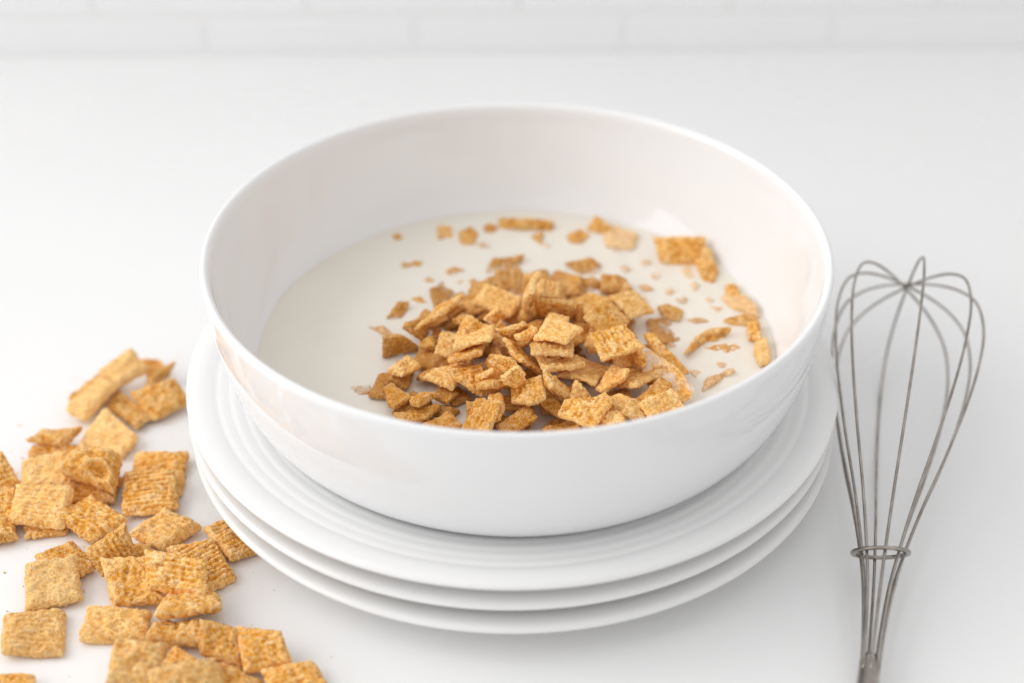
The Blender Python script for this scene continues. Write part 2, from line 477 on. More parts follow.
PIECES = [
('c','square wedged flat underneath the farthest leaning cereal square',{'lv': 0},[(-183.9,36.2,2.2),(-174.2,26.9,2.2),(-186.7,8.1,2.2),(-193.7,14.7,2.2)]),
('c','farthest cereal square of the spill, pale, propped with one corner pointing up',{'pale': 1},[(-170,37.7,13.2),(-160.3,27.7,9),(-171.6,17.5,6.9),(-182.6,25.4,9)]),
('c','long pale cereal square sloping down at the far left tip of the spill',{'pale': 1},[(-170.1,17.1,9.1),(-182.5,-2.5,3.9),(-192.3,4.7,3.9),(-180.7,21.6,9.1)]),
('c','blurred square lying flat behind the propped sliver, farthest right of the spill',{},[(-169.3,43.2,2.2),(-160.1,44,2.2),(-155.1,35.3,2.2),(-163.9,32.9,2.2)]),
('c','narrow tilted square seen nearly edge on, beside the farthest square',{},[(-150.4,34.7,9.2),(-153,30.1,3.4),(-163.1,20,2.9),(-160.9,25.9,7.1)]),
('c','square with its right corner almost touching the plates, at the far end of the spill',{},[(-166.2,13.8,7.1),(-148.6,22.2,8.1),(-140.6,11.8,2.4),(-153.4,-0.5,2.9)]),
('c','square tucked under its right neighbour at the far end of the spill',{},[(-174.2,21.3,2.3),(-154.2,2.1,2.3),(-160.1,-5.7,2.3),(-175.6,9.4,2.3)]),
('c','large plain square in front of the far heap, corner toward the viewer',{'pale': 1},[(-175,5.3,6.1),(-157.1,-12.6,4),(-161.7,-24.3,2.9),(-181.3,-16.6,5)]),
('c','rolled hollow strip lying across two squares at the left of the spill',{'curl': 3.2, 't': 2.6},[(-202.7,-16.5,4.9),(-197.5,-11.4,8.1),(-179.2,-12.8,8.1),(-187,-20.6,4.9)]),
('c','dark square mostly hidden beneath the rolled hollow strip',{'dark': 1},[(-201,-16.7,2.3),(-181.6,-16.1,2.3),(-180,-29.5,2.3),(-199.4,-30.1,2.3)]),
('c','pale square standing behind the upright front square at the left',{'pale': 1},[(-199,-33.3,8.1),(-182.4,-27.9,9.1),(-176.1,-45,3.9),(-197.7,-45,3.9)]),
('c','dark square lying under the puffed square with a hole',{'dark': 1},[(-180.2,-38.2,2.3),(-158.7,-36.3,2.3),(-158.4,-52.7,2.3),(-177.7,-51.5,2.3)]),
('c','puffed up square with an open hole in its top',{'puff': 5.5, 'crater': (0.45, -0.55, 0.3, 4.5), 't': 5},[(-175.9,-27.8,11.1),(-157.7,-35,11.1),(-158,-52.3,7.9),(-181.4,-42.1,9)]),
('c','square lying flat under the front left square, only its lower edge showing',{},[(-195.6,-52.5,2.3),(-174.4,-54.3,2.3),(-173.2,-68.7,2.3),(-188.6,-71.7,2.3)]),
('c','square with dimpled middle propped on others, second row from the left edge',{'pale': 0.4, 'crater': (0, 0.1, 0.7, 1.0)},[(-196.9,-49.3,10.1),(-173.9,-50.6,10.1),(-173,-70.2,4.9),(-194.6,-66.7,4.9)]),
('c','diamond turned square lying on the counter below the puffed square',{},[(-167.6,-50.1,5),(-150,-64.7,4.5),(-162.9,-74.2,2.9),(-179.3,-64,5)]),
('c','square cut by the left frame edge, sloping steeply',{},[(-214.2,-33.1,10.1),(-207.7,-31,12.2),(-197.6,-42.4,3.8),(-206.5,-50.6,3.8)]),
('c','small pale square at the left frame edge beneath the steep one',{'pale': 1},[(-211.5,-42.8,3),(-201.9,-41.6,3),(-198.6,-48.5,3),(-207.8,-52.2,3)]),
('c','square at the left frame edge leaning under the dimpled square',{},[(-210.2,-55.1,7.1),(-197.3,-49.4,8.1),(-192.9,-65.5,2.9),(-206.5,-67.3,2.9)]),
('c','lowest square of the group at the left frame edge',{},[(-208.7,-60.8,2.3),(-196,-60.8,2.3),(-190.5,-73.2,2.3),(-202.2,-76.6,2.3)]),
('c','square half covered by another, with the gap to the plates on its right',{},[(-157.6,-20.2,2.3),(-134.6,-23,2.3),(-133.4,-47,2.3),(-154.6,-45.8,2.3)]),
('c','neat golden square lying flat on top of another, left of the plates',{'ridge': 1},[(-157.1,-39.3,7.6),(-136.4,-38,7.6),(-132.5,-56.7,3.1),(-153.9,-60.4,3.1)]),
('c','lumpy diamond turned square alone below the neat pair',{'pale': 0.6, 'puff': 2.2},[(-137.4,-56,3.5),(-121.2,-66.8,3),(-133.3,-79.7,2.5),(-148.4,-71.5,3.5)]),
('c','square nearest the plates, tucked under the plate rim',{'ridge': 1},[(-121.5,-67.8,3),(-111.9,-61.8,3),(-98,-79.2,2.3),(-107.4,-85.5,2.3)]),
('c','curled brown square standing on edge in the middle of the spill',{'dark': 0.7, 'curl': -2},[(-147.1,-77.4,15.3),(-142.9,-82.8,3.8),(-153.5,-93.9,2.7),(-160.2,-87.7,11.1)]),
('c','brown corner of a square peeping from behind the standing curled one',{'dark': 0.6},[(-150,-75.4,2.3),(-139,-76.6,2.3),(-136.4,-87.3,2.3),(-146.2,-87.8,2.3)]),
('c','square tilted toward the viewer, left one of the overlapping middle pair',{'puff': 1.5},[(-154,-90.4,9.1),(-135.6,-89.7,9.1),(-126.9,-107.6,3.4),(-146.1,-109.2,3.4)]),
('c','square with fine cross lines, right one of the overlapping middle pair',{'ridge': 0.7},[(-136.7,-91.4,15.2),(-113.2,-96.3,14.1),(-111.2,-108.6,7.3),(-133.8,-104.9,7.8)]),
('c','ridged square under the right one of the middle pair',{'ridge': 1.6},[(-132.1,-82.5,7.1),(-115.7,-75.7,5.5),(-103.8,-92.7,2.4),(-113.4,-101.9,2.9)]),
('c','thick slab tilted away, its front edge raised, below the middle pair',{'t': 4.6, 'puff': 1},[(-128,-104.5,2.3),(-108.3,-103.3,2.8),(-104.8,-117.3,9.7),(-128.4,-119.8,9.7)]),
('c','slab lying beneath the tilted thick one, left of two leaning squares',{'t': 4.6, 'puff': 1},[(-129.3,-117.5,2.5),(-111.5,-116.4,2.5),(-108.5,-129.7,5.1),(-130.7,-126.8,5.1)]),
('c','flat pale square with a shaded right end, left of the two slabs',{'pale': 0.7, 'puff': 1.5},[(-155.1,-108.9,2.5),(-131.4,-111.9,4.1),(-131.2,-124.1,3),(-155.3,-124.9,2.3)]),
('c','square with a swollen face, left of the standing curled one',{'pale': 0.8, 'puff': 1.2},[(-182.4,-90.4,5.6),(-164.8,-85.4,6.1),(-157.8,-105.1,2.9),(-177.4,-111.3,2.9)]),
('c','square lying behind the one with the swollen face',{},[(-181.9,-82.2,3),(-169.4,-73.6,3),(-157.2,-87.8,3),(-167.3,-98.8,3)]),
('c','lone flat square at the lower left, apart from the rest',{'puff': 1.2, 'pale': 0.3},[(-184.8,-112.5,2.2),(-163,-109.4,2.2),(-158.6,-131,2.2),(-180.1,-131.5,2.2)]),
('c','square cut by the bottom frame edge at the far lower left',{},[(-183.4,-140.7,2.2),(-165.4,-140.7,2.2),(-161.1,-153.9,2.2),(-180.4,-154.4,2.2)]),
('c','puffy lump of cereal with a hollow at the bottom of the frame',{'puff': 4, 'crater': (-0.45, 0.35, 0.35, 3), 'pale': 0.5, 't': 5},[(-139.4,-130.3,8.1),(-121,-132.7,9.1),(-120.9,-150.5,4.9),(-138.9,-148.7,4.9)]),
('c','small pointed square behind the bottom front square',{},[(-117.9,-132.3,8.1),(-109.4,-138,7),(-114.5,-146.8,3.9),(-124.8,-140.9,6)]),
('c','narrow bent square standing beside its flat right neighbour near the bottom',{'dark': 0.5, 'curl': -1.5},[(-111.3,-122.4,11.2),(-97.5,-124.4,9.1),(-94.1,-139.5,3.3),(-110.4,-133.3,4.9)]),
('c','smooth square at the right of the bent one near the bottom',{},[(-99.3,-124.3,10.2),(-82.2,-126.3,9.1),(-78.1,-136.5,3.3),(-93.7,-141.6,3.9)]),
('c','broad square in front at the bottom frame edge',{'pale': 0.3},[(-124.7,-146.5,11.1),(-103,-140.4,12.2),(-97.4,-151,5.9),(-119.4,-157.7,5.9)]),
('c','flat brown square under the broad one at the bottom frame edge',{'dark': 0.5},[(-105.8,-135.3,3),(-86.7,-143.3,3),(-92.7,-155.6,3),(-108.4,-151.1,3)]),
('c','square farthest right at the bottom frame edge',{'pale': 0.2},[(-88.1,-140.6,5.1),(-70.8,-135.3,4),(-61.5,-149.2,2.2),(-81.5,-154.4,2.5)]),
('h','broad brown chip farthest back, at the left rear corner of the heap',{},[(-14.1,51.8,42.5),(-10.8,60.7,45.5),(3.8,63.5,45.5),(-0.6,54.5,42.6),(-5.4,49.5,41.2)]),
('h','brown chip alone in milk at the left rear of the heap, tip up',{'dark': 0.6},[(-37.5,36.9,44.6),(-32.2,44.7,43.5),(-25.9,39.2,42.5),(-28.7,25.3,43.3),(-34.6,22,44.3)]),
('h','narrow chip squeezed between the tip up chip and the long slanting one',{},[(-28.3,33,43.6),(-23.3,35.5,44.7),(-18.9,27.7,44.8),(-22.3,18.3,43.4),(-26.1,22.1,43)]),
('h','small blurred chip behind the big flat square at the left rear',{},[(-17.1,30.9,42.4),(-9.2,37.7,49.7),(-4,35.7,47.1),(-4,30.5,40.9),(-13.8,28.3,39)]),
('h','upright blurred chip left of the tall thin stick, at the rear',{},[(-6.7,44.6,46),(1.8,45.3,47.3),(3.2,31,42),(-1.6,29.9,41)]),
('h','blurred chip low in the rear row, right of the tall stick',{},[(7.3,42,41.7),(17.7,55.1,42.9),(29.1,43.4,45.9),(25.9,32.1,45.9)]),
('h','blurred chip lying alone in milk just behind the heap, right of centre',{},[(21.5,57.3,45.6),(32.7,60.5,45.9),(37.4,57.2,44.5),(34.6,45.9,40.9),(30.3,45.1,40.9),(25.7,52.9,43.8)]),
('h','low blurred chip at the rear, straight behind the tall stick',{},[(2.8,48.8,45.7),(13.4,53,44.7),(15.2,44,42.1),(3.6,34.6,42)]),
('h','narrow sliver between the smooth flat square and the right rear square',{},[(34.9,29,45.9),(46,40.7,42.1),(59.3,28.3,40.2),(48,9.4,44.6),(36.9,15.4,46.7)]),
('h','brown chip in the milk at the upper end of the long leaning slab',{'curl': 2},[(53.7,13.7,45.1),(62.4,17.1,42.8),(73.7,6.3,41.5),(72.3,2.1,42.2),(58.4,-5,46.1),(54.9,1.1,46.2)]),
('h','long leaning slab at the right end of the heap, bordering the milk',{'t': 3},[(50.8,-5,50.4),(54.8,-4.7,50.7),(67.3,-27.4,48.3),(64.9,-29.6,47.8),(54.4,-15.3,49.1)]),
('h','large milk splashed piece between the long leaning slab and the ridged square',{'milk': 0.5},[(47.7,-20.8,54.1),(51.6,-21.3,55),(61.9,-31.4,53.3),(67.8,-41.4,50.8),(65.4,-45.7,48.4),(59.3,-46.1,46.5),(49.1,-34,48.9),(48.3,-27.4,51.4)]),
('h','milk soaked flake at the far left front tip',{'milk': 1, 't': 2},[(-64.7,-30.8,43.5),(-57.4,-30,44),(-55.7,-35.3,42.7),(-65.1,-36.1,42.2)]),
('f','tiny tan blob floating at the far left of the back row',{'pale': 0.6},[(-36.6,90.6,44.3),(-28.9,89.5,44.3),(-28.1,80.1,44.3),(-35.5,79,44.3)]),
('f','small orange nugget floating second from left in the back row',{'dark': 0.3},[(-26.3,84.8,44.3),(-21,89,44.3),(-17.1,83.9,44.3),(-19.1,74.5,44.3),(-25.5,75.5,44.3)]),
('f','little oval bit floating third from left in the back row',{'dark': 0.3},[(-15.3,90.1,44.3),(-11.5,92.2,44.3),(-7.6,87.9,44.3),(-10.8,83.7,44.3),(-14.6,84.7,44.3)]),
('f','long brick shaped piece floating at the back of the milk',{'puff': 1},[(-7.9,93.6,47.4),(17.5,91.4,47.4),(16.9,86.8,43.8),(-7.9,88.9,43.8)]),
('f','tiny wedge floating in front of the long brick shaped piece',{'dark': 0.2},[(6.1,81.1,44.3),(12.6,83.2,44.3),(11.3,72.9,44.3)]),
('f','orange oval floating right of the tiny wedge',{},[(22.7,82,44.3),(29.4,87.1,44.3),(34,82,44.3),(30,74.8,44.3),(23.6,75.7,44.3)]),
('f','peaked chip floating at the back, right of centre',{},[(31.9,87.3,43.8),(36.9,94.3,48.5),(44.5,84.6,47.3),(41.3,82.1,43.8)]),
('f','pale soaked clump floating at the back next to the peaked chip',{'pale': 0.8, 'milk': 0.5},[(38.8,85.5,44.7),(46.6,89.6,44.7),(55.8,82.3,44.7),(52.7,69,44.7),(40.2,71,44.7)]),
('f','large intact square leaning on the right back wall',{'puff': 1},[(60.5,67.9,52.7),(83.8,65.6,53.9),(81.2,54.6,44.5),(63.5,59.4,43.3)]),
('f','pale rounded square against the right wall, beside the large intact one',{'pale': 0.9, 'puff': 1},[(81.3,64.1,50.5),(85.5,59.2,51.6),(87.8,50.8,45.7),(84.2,52.6,44.6)]),
('f','chunky chip in front of the pale rounded square',{'dark': 0.2},[(78.5,56.8,47.3),(83.1,57.9,49.6),(88.1,49,46.1),(84.9,42.3,43.7),(80.1,44.2,43.7)]),
('f','soaked pale chip just below the large intact square',{'pale': 1, 'milk': 1},[(71.5,55.5,43.5),(80.3,59.4,43.5),(81.6,46.9,43.5),(73.1,44.1,43.5)]),
('f','highest small lump in the row along the right wall',{},[(89.5,38.6,45.1),(93,40.6,45.1),(95.5,34.2,45.1),(94.2,28.5,45.1),(89,30.4,45.1)]),
('f','pale frilled piece in the row along the right wall',{'pale': 0.5, 'milk': 0.3},[(86.9,31.4,43.9),(97.1,30.6,46.2),(100.7,19.5,47.4),(100.5,14.5,45.1),(90.7,22.4,43.9)]),
('f','orange tongue shaped piece in the row along the right wall',{},[(85.4,13.9,44),(95.2,15.6,46.3),(100,12.2,46.3),(98.3,7.8,44),(87.5,11.1,43.5)]),
('f','small upright nub in the row along the right wall',{},[(94.8,8.6,46.1),(100.3,9.4,46.1),(99,-3.2,46.1),(93.9,-1.5,46.1)]),
('f','pale oval nugget at the near end of the right wall row',{'pale': 0.8, 'puff': 1.5},[(95.8,-4,46.1),(101.5,-1.5,46.1),(101.5,-8.7,46.1),(100.4,-17.8,46.1),(95.9,-20.2,46.1),(94.9,-11.3,46.1)]),
('f','single flat chip floating between heap and right wall row',{'pale': 0.2},[(59.1,23.3,44.5),(63.8,26,44.5),(70.3,20.7,44.5),(68,12.8,44.5),(61.3,14.6,44.5)]),
('f','thin orange streak right of the single flat chip',{'milk': 0.4},[(69.6,14.5,43.6),(76.7,16.2,43.6),(80.9,13.6,43.6),(73.7,11,43.6)]),
('f','faint milky flake just left of the pale frilled piece by the right wall',{'milk': 0.8},[(81,23.8,43.4),(85.2,25.5,43.4),(87.7,22,43.4),(83.5,19.4,43.4)]),
('f','twisted ribbon shaped piece on the right side of the milk',{'curl': 1.5, 't': 2.4},[(64.9,-10.5,43.8),(73,-2.4,48.5),(79.9,3.5,48.5),(87.4,5.2,47.3),(86.5,3.5,45),(80,-3.2,43.8),(74.6,-4.9,43.8)]),
('f','thin dark flake just in front of the twisted ribbon piece',{'milk': 0.2, 'dark': 0.3},[(73.7,-6.1,43.9),(88,-2,43.9),(90.8,-6.1,43.9),(84.7,-10.1,43.9)]),
('f','half sunk sliver at the right front, close to the rim',{'milk': 0.4},[(71,-35.7,44.1),(73.6,-27.5,44.8),(84.8,-20.2,44.6),(86,-22,43.6),(77.8,-29.6,43.5)]),
('f','sunken streak on the left, just above the lone dark wedge',{'milk': 0.5},[(-61.7,9.9,43.6),(-54.7,9,43.6),(-48,2.3,43.6),(-53.8,2.3,43.6)]),
('f','leaf shaped brown chip tilted out of the milk on the left',{'dark': 0.4},[(-54.4,15.4,43.7),(-50.5,24.8,45.7),(-44.9,24.8,46.3),(-47.5,15.9,44)]),
('f','chip peeking out above the left end of the long slanting chip',{'dark': 0.6},[(-45.6,10.7,43.7),(-37.7,19,46.3),(-33,13.9,46.3),(-37.7,7.7,43.9)]),
('f','thin flake in the milk left of the tip up chip',{'dark': 0.2, 'milk': 0.2},[(-45,30.4,43.6),(-41.1,32.2,43.6),(-37.3,27.7,43.6),(-41.7,25.8,43.6)]),
('f','single brown streak in the open milk at the left back',{'milk': 0.2},[(-51.3,58.1,43.6),(-44.7,61.1,43.6),(-40,60,43.6),(-41.8,56.1,43.6),(-49.5,55.2,43.6)]),
('f','small brown streak left of the broad rear corner chip',{'milk': 0.1},[(-31.4,52.3,43.7),(-26.8,55.1,43.7),(-22.7,53.2,43.7),(-25.2,49.3,43.7),(-30.3,49.3,43.7)]),
('f','tiny dot of cereal in the milk beside the left rear chips',{},[(-20.8,43.4,43.7),(-18.3,45.3,43.7),(-16.7,42.5,43.7),(-19.2,39.6,43.7)]),
('f','pale flake in the milk between the heap and the large intact square',{'milk': 0.7},[(51.9,40.9,43.4),(56,41.8,43.4),(59.2,37.2,43.4),(54.1,36.3,43.4)]),
('f','tiny dark dot floating at the left end of the back row',{},[(-56.4,82,43.7),(-53.3,84.1,43.7),(-51.4,79.9,43.7),(-54.5,77.8,43.7)]),
('f','tiny floating crumb between the brown streaks on the left',{'milk': 0.7, 'pale': 0.5},[(-40.4,44.7,43.4),(-37.4,46.6,43.4),(-35.3,43.7,43.4),(-38.7,41.8,43.4)]),
('s','soaked flake barely showing through the milk around the heap',{'milk': 1},[(44.2,55.4,43.4),(48,57.3,43.4),(51.4,54.5,43.4),(49.1,51.5,43.4),(45.5,51.5,43.4)]),
('s','soaked flake barely showing through the milk around the heap',{'milk': 1},[(54.2,60.3,43.4),(57.6,62.3,43.4),(60.5,59.4,43.4),(58.1,56.4,43.4),(55.5,56.4,43.4)]),
('s','soaked flake barely showing through the milk around the heap',{'milk': 1},[(57.9,50.6,43.4),(61.7,52.4,43.4),(65,49.6,43.4),(62.6,45.8,43.4),(59.1,45.8,43.4)]),
('s','soaked flake barely showing through the milk around the heap',{'milk': 1},[(63,37.8,43.4),(66.2,39.6,43.4),(68.9,36.8,43.4),(66.5,33.1,43.4),(64,33.1,43.4)]),
('s','soaked flake barely showing through the milk around the heap',{'milk': 1},[(67.3,30,43.4),(71,31.8,43.4),(74.3,29.1,43.4),(71.9,26.3,43.4),(68.5,26.3,43.4)]),
('s','soaked flake barely showing through the milk around the heap',{'milk': 1},[(74.6,41.8,43.4),(77.4,43.7,43.4),(79.6,40.9,43.4),(77,36.2,43.4),(75.5,36.2,43.4)]),
('s','soaked flake barely showing through the milk around the heap',{'milk': 1},[(52.1,29.9,43.4),(54.7,31.7,43.4),(57.1,29,43.4),(55,27.2,43.4),(53.4,27.2,43.4)]),
('s','soaked flake barely showing through the milk around the heap',{'milk': 1},[(79.4,30,43.4),(82.1,31.8,43.4),(84.2,29.1,43.4),(82,26.3,43.4),(80.4,26.3,43.4)]),
('s','soaked flake barely showing through the milk around the heap',{'milk': 1},[(59.4,-3.1,43.4),(62.5,-1.4,43.4),(65,-3.9,43.4),(63,-5.6,43.4),(60.6,-5.6,43.4)]),
('s','soaked flake barely showing through the milk around the heap',{'milk': 1},[(78.9,-16.8,43.4),(82,-15.2,43.4),(84.4,-17.5,43.4),(82.3,-19.9,43.4),(80,-19.9,43.4)]),
('s','soaked flake barely showing through the milk around the heap',{'milk': 1},[(68.2,-21.3,43.4),(70.7,-19.8,43.4),(72.8,-22.2,43.4),(70.4,-26.1,43.4),(69.1,-26.1,43.4)]),
('s','soaked flake barely showing through the milk around the heap',{'milk': 1},[(10.2,73.9,43.4),(13.4,75.9,43.4),(16.6,72.8,43.4),(14.5,70.8,43.4),(11.8,70.8,43.4)]),
('s','soaked flake barely showing through the milk around the heap',{'milk': 1},[(-17.7,73.8,43.4),(-14.5,75.8,43.4),(-11.3,72.7,43.4),(-13.4,71.8,43.4),(-16,71.8,43.4)]),
('s','soaked flake barely showing through the milk around the heap',{'milk': 1},[(-26.5,44,43.4),(-24,45.8,43.4),(-21.4,43.1,43.4),(-23.4,41.2,43.4),(-24.9,41.2,43.4)]),
('s','soaked flake barely showing through the milk around the heap',{'milk': 1},[(41.4,68.6,43.4),(44.7,70.7,43.4),(47.7,67.6,43.4),(45.6,66.6,43.4),(43,66.6,43.4)]),
('g','shadowed broken cereal piece buried between others inside the heap',{'dark': 1, 'curl': 0.1, 'ridge': 0.5},[(21.5,12.8,46.4),(25.1,17,45.7),(28,25.7,45.7),(25.1,28.1,47),(15.1,17.9,49.4)]),
('g','shadowed broken cereal piece buried between others inside the heap',{'dark': 1, 'curl': 0.4, 'ridge': 0.5},[(40.8,7.2,45.3),(41.8,0.8,45.3),(44.8,-2.4,45.4),(49.2,-1.6,45.4),(47.1,8.4,45.3)]),
('g','shadowed broken cereal piece buried between others inside the heap',{'pale': 0.5, 'curl': 1.1, 'ridge': 0.5},[(37.2,-19.8,47.6),(39.2,-6,47.6),(29.5,-3,54.3),(26.6,-18.3,54.7)]),
('g','shadowed broken cereal piece buried between others inside the heap',{'dark': 1, 'curl': 1.6},[(32.3,-28.1,45.5),(39.4,-28.3,45.5),(38.7,-20.4,45.4),(31.5,-20.4,45.4)]),
('g','shadowed broken cereal piece buried between others inside the heap',{'dark': 1, 'curl': -0.1},[(-1.8,-53.9,45.3),(-14,-44.6,45.2),(-17.5,-50.8,45.2),(-6.1,-59.5,45.2)]),
('g','brown chip below the pale leaning one on the left',{'dark': 1, 'curl': 0.4},[(-36.7,-5.8,49.5),(-42,-20.2,45.8),(-26,-25.3,45.8),(-22.6,-17.5,47.8),(-27,-9.7,49.3)]),
('g','shadowed broken cereal piece buried between others inside the heap',{'dark': 1, 'curl': 0.8},[(-28,17.9,45.2),(-38.2,14.2,45.2),(-35.3,7,45.2),(-30.7,8.9,45.3),(-26.7,14.8,45.3)]),
('g','shadowed broken cereal piece buried between others inside the heap',{'dark': 1, 'curl': 0.8},[(-8.9,-25,54.1),(-0.5,-21.6,54.5),(6,-18.4,49.9),(5.9,-18.1,46.4),(-10.2,-24.7,46.4)]),
('g','shadowed broken cereal piece buried between others inside the heap',{'dark': 1, 'curl': -1.5},[(46.2,-25.3,45.3),(61,-15.7,45.4),(53.4,-4.8,45.4),(39.7,-12.1,45.3)]),
('g','shadowed broken cereal piece buried between others inside the heap',{'dark': 1, 'curl': 0.7},[(-5.7,0.5,45.5),(-5.6,8,45.4),(-14.6,7.3,45.4),(-13.2,-0.2,45.4)]),
('g','shadowed broken cereal piece buried between others inside the heap',{'dark': 1, 'curl': 1.3, 'ridge': 0.5},[(59.6,-45.8,49.1),(43.2,-46.3,45.6),(45.6,-60.7,46.3),(60.6,-59.1,49.4)]),
('g','shadowed broken cereal piece buried between others inside the heap',{'dark': 1, 'curl': -0.2},[(30,-31,45.4),(31.8,-28.2,45.4),(27.3,-12.2,45.4),(24,-10.7,45.4),(16,-25.8,45.5)]),
('g','small shaded chip just above the triangular one at the front rim',{'dark': 1, 'curl': -1.3, 'ridge': 0.5},[(-21.5,-48,45.2),(-25.3,-45.3,45.2),(-32.1,-46.3,45.2),(-34.4,-48.7,45.3),(-26.5,-54.8,45.2)]),
('g','shadowed broken cereal piece buried between others inside the heap',{'dark': 1, 'curl': 1.5},[(45.3,-51.3,50.3),(42.6,-36.1,46.4),(37.8,-37,45.6),(26.5,-48.6,45.6),(27.2,-55,47.1)]),
('g','shadowed broken cereal piece buried between others inside the heap',{'dark': 1, 'curl': -0.6},[(3.7,-73.6,48.9),(-12.4,-78.6,48.9),(-14.1,-82.5,48.9),(0.4,-89.2,48.9),(7.6,-75.4,48.9)]),
('g','dark chip right of the stubby brown one at the left front',{'dark': 1, 'curl': -0.5},[(-32.4,-30.4,45.3),(-24.5,-45.5,45.2),(-17.3,-41.6,45.2),(-20.5,-35.6,45.2),(-29.7,-29,45.3)]),
('g','shadowed broken cereal piece buried between others inside the heap',{'dark': 1, 'curl': 1.3},[(8.5,1.1,45.7),(12.8,-13.3,45.6),(26,-9.3,45.6),(25.1,-4,45.6),(12.5,2.2,45.7)]),
('g','shadowed broken cereal piece buried between others inside the heap',{'dark': 1, 'curl': 1.1},[(-9.1,-73.3,45.2),(-14.9,-85.4,45.2),(-12.3,-90.9,45.2),(1.7,-82.4,45.2),(-3.5,-70.6,45.2)]),
('g','shadowed broken cereal piece buried between others inside the heap',{'dark': 1, 'curl': -1.1},[(9.6,-61.6,45.2),(20.1,-60.8,45.2),(20.6,-53.4,45.2),(12.5,-54.1,45.2),(9.2,-59.8,45.2)]),
('g','shadowed broken cereal piece buried between others inside the heap',{'dark': 1, 'curl': 1.3},[(36.9,4.2,55.2),(36.6,-3.2,46.5),(36.7,-1.8,45),(37.1,6.7,45),(37.2,10.4,48.9)]),
('g','shadowed broken cereal piece buried between others inside the heap',{'dark': 1, 'curl': -0.9},[(-7.9,-7.7,45.4),(-14.5,1,45.3),(-22.8,2.2,45.3),(-26.7,-11.4,45.3),(-9.2,-12.6,45.4)]),
('g','shadowed broken cereal piece buried between others inside the heap',{'dark': 1, 'curl': -0.7, 'ridge': 0.5},[(25.6,-38,48),(9.7,-37.2,49.1),(9.2,-51.2,47.1),(24.8,-52.2,45.9)]),
('g','shadowed broken cereal piece buried between others inside the heap',{'dark': 1, 'curl': 1.6, 'ridge': 0.5},[(36.6,18.8,45.9),(36.7,14.2,47.1),(41.5,5.8,49.4),(44.7,6.3,49.4),(45.1,17.9,46.5)]),
('g','shadowed broken cereal piece buried between others inside the heap',{'dark': 1, 'curl': -0.3, 'ridge': 0.5},[(0.2,-42.3,45.5),(15.4,-35.3,45.4),(8.6,-18.9,45.4),(-0.2,-24.4,45.4),(-3.5,-33.9,45.4)]),
('g','shadowed broken cereal piece buried between others inside the heap',{'dark': 1, 'curl': 0.9},[(-0.8,-51.6,45.3),(-1.3,-59.6,45.3),(4.6,-60,45.2),(5.1,-51.9,45.2)]),
('g','shadowed broken cereal piece buried between others inside the heap',{'dark': 1, 'curl': 0.4, 'ridge': 0.5},[(-39.6,-54.8,45.2),(-31.9,-42.6,45.2),(-40.4,-36.8,45.3),(-47.2,-49.3,45.2)]),
('g','shadowed broken cereal piece buried between others inside the heap',{'dark': 1, 'curl': -0.5},[(-24.4,-63.8,45.3),(-32.6,-51.3,45.3),(-38.9,-54.8,45.2),(-33.3,-63.3,45.2),(-25.9,-65.1,45.2)]),
('g','shadowed broken cereal piece buried between others inside the heap',{'dark': 1, 'curl': 0.0},[(17,19.3,45.3),(13.3,22,45.3),(2.6,25.3,45.3),(-1.1,21.8,45.4),(10.2,12.2,45.3)]),
('g','shadowed broken cereal piece buried between others inside the heap',{'dark': 1, 'curl': -1.4},[(39.4,-71.5,45.3),(38.8,-59.1,45.2),(36.3,-53.5,45.2),(27.3,-58.1,45.2),(34.2,-73.7,45.3)]),
('g','shadowed broken cereal piece buried between others inside the heap',{'dark': 1, 'curl': -1.0},[(14.4,-65.4,45.2),(20.9,-78.2,45.2),(25.6,-75.6,45.2),(25,-65.1,45.3),(22.2,-60.4,45.3)]),
('g','shadowed broken cereal piece buried between others inside the heap',{'dark': 1, 'curl': -1.1, 'ridge': 0.5},[(11.9,-63.2,45.2),(8.4,-61.4,45.3),(3,-62,45.3),(1.5,-64.6,45.3),(9.2,-69.1,45.2)]),
('g','brown chip between the lip shaped chip and the tall stick',{'dark': 0.5, 'curl': -0.6},[(10.7,-1.4,55.8),(-3,-0.6,48.8),(-5.3,-16,48.8),(7.7,-18,55.5)]),
('g','shadowed broken cereal piece buried between others inside the heap',{'dark': 0.5, 'curl': -0.4},[(-5.1,-35.5,47.1),(-7.8,-26.8,53.9),(-8.3,-25,58.6),(-5.6,-32.9,60.3),(-4.2,-38.1,48.4)]),
('g','farthest left chip at the foot of the heap, beside the milk soaked flake',{'dark': 1, 'curl': 0.5},[(-47,-24.3,45.2),(-49.8,-40.3,45.2),(-57.3,-39.1,45.3),(-54.4,-24.2,45.3)]),
('g','shadowed broken cereal piece buried between others inside the heap',{'dark': 1, 'curl': 0.4},[(54.4,-60.1,45.2),(42,-61.6,45.2),(43.4,-69.1,45.2),(54.3,-68.1,45.2)]),
('g','small squarish chip between the lone dark wedge and the pale leaning chip',{'dark': 0.5, 'curl': -0.2},[(-38.5,-15.8,51.2),(-31.9,-15.9,51.7),(-32.6,-10.3,52.9),(-34.6,-10.4,52.8),(-38.7,-13.5,51.8)]),
('g','large shaded chip lying low, left of the bright oblong one',{'pale': 0.5, 'curl': -0.6},[(36.1,-28.7,51),(21.5,-20.5,51),(14.7,-37.4,53.8),(29.4,-43,53.5)]),
('g','shadowed broken cereal piece buried between others inside the heap',{'dark': 1, 'curl': 0.2, 'ridge': 0.5},[(-7.8,4,50.3),(-12.7,2.1,50.2),(-21.7,-7.6,50.2),(-20.9,-9.5,50.2),(-4.9,-3.5,50.3)]),
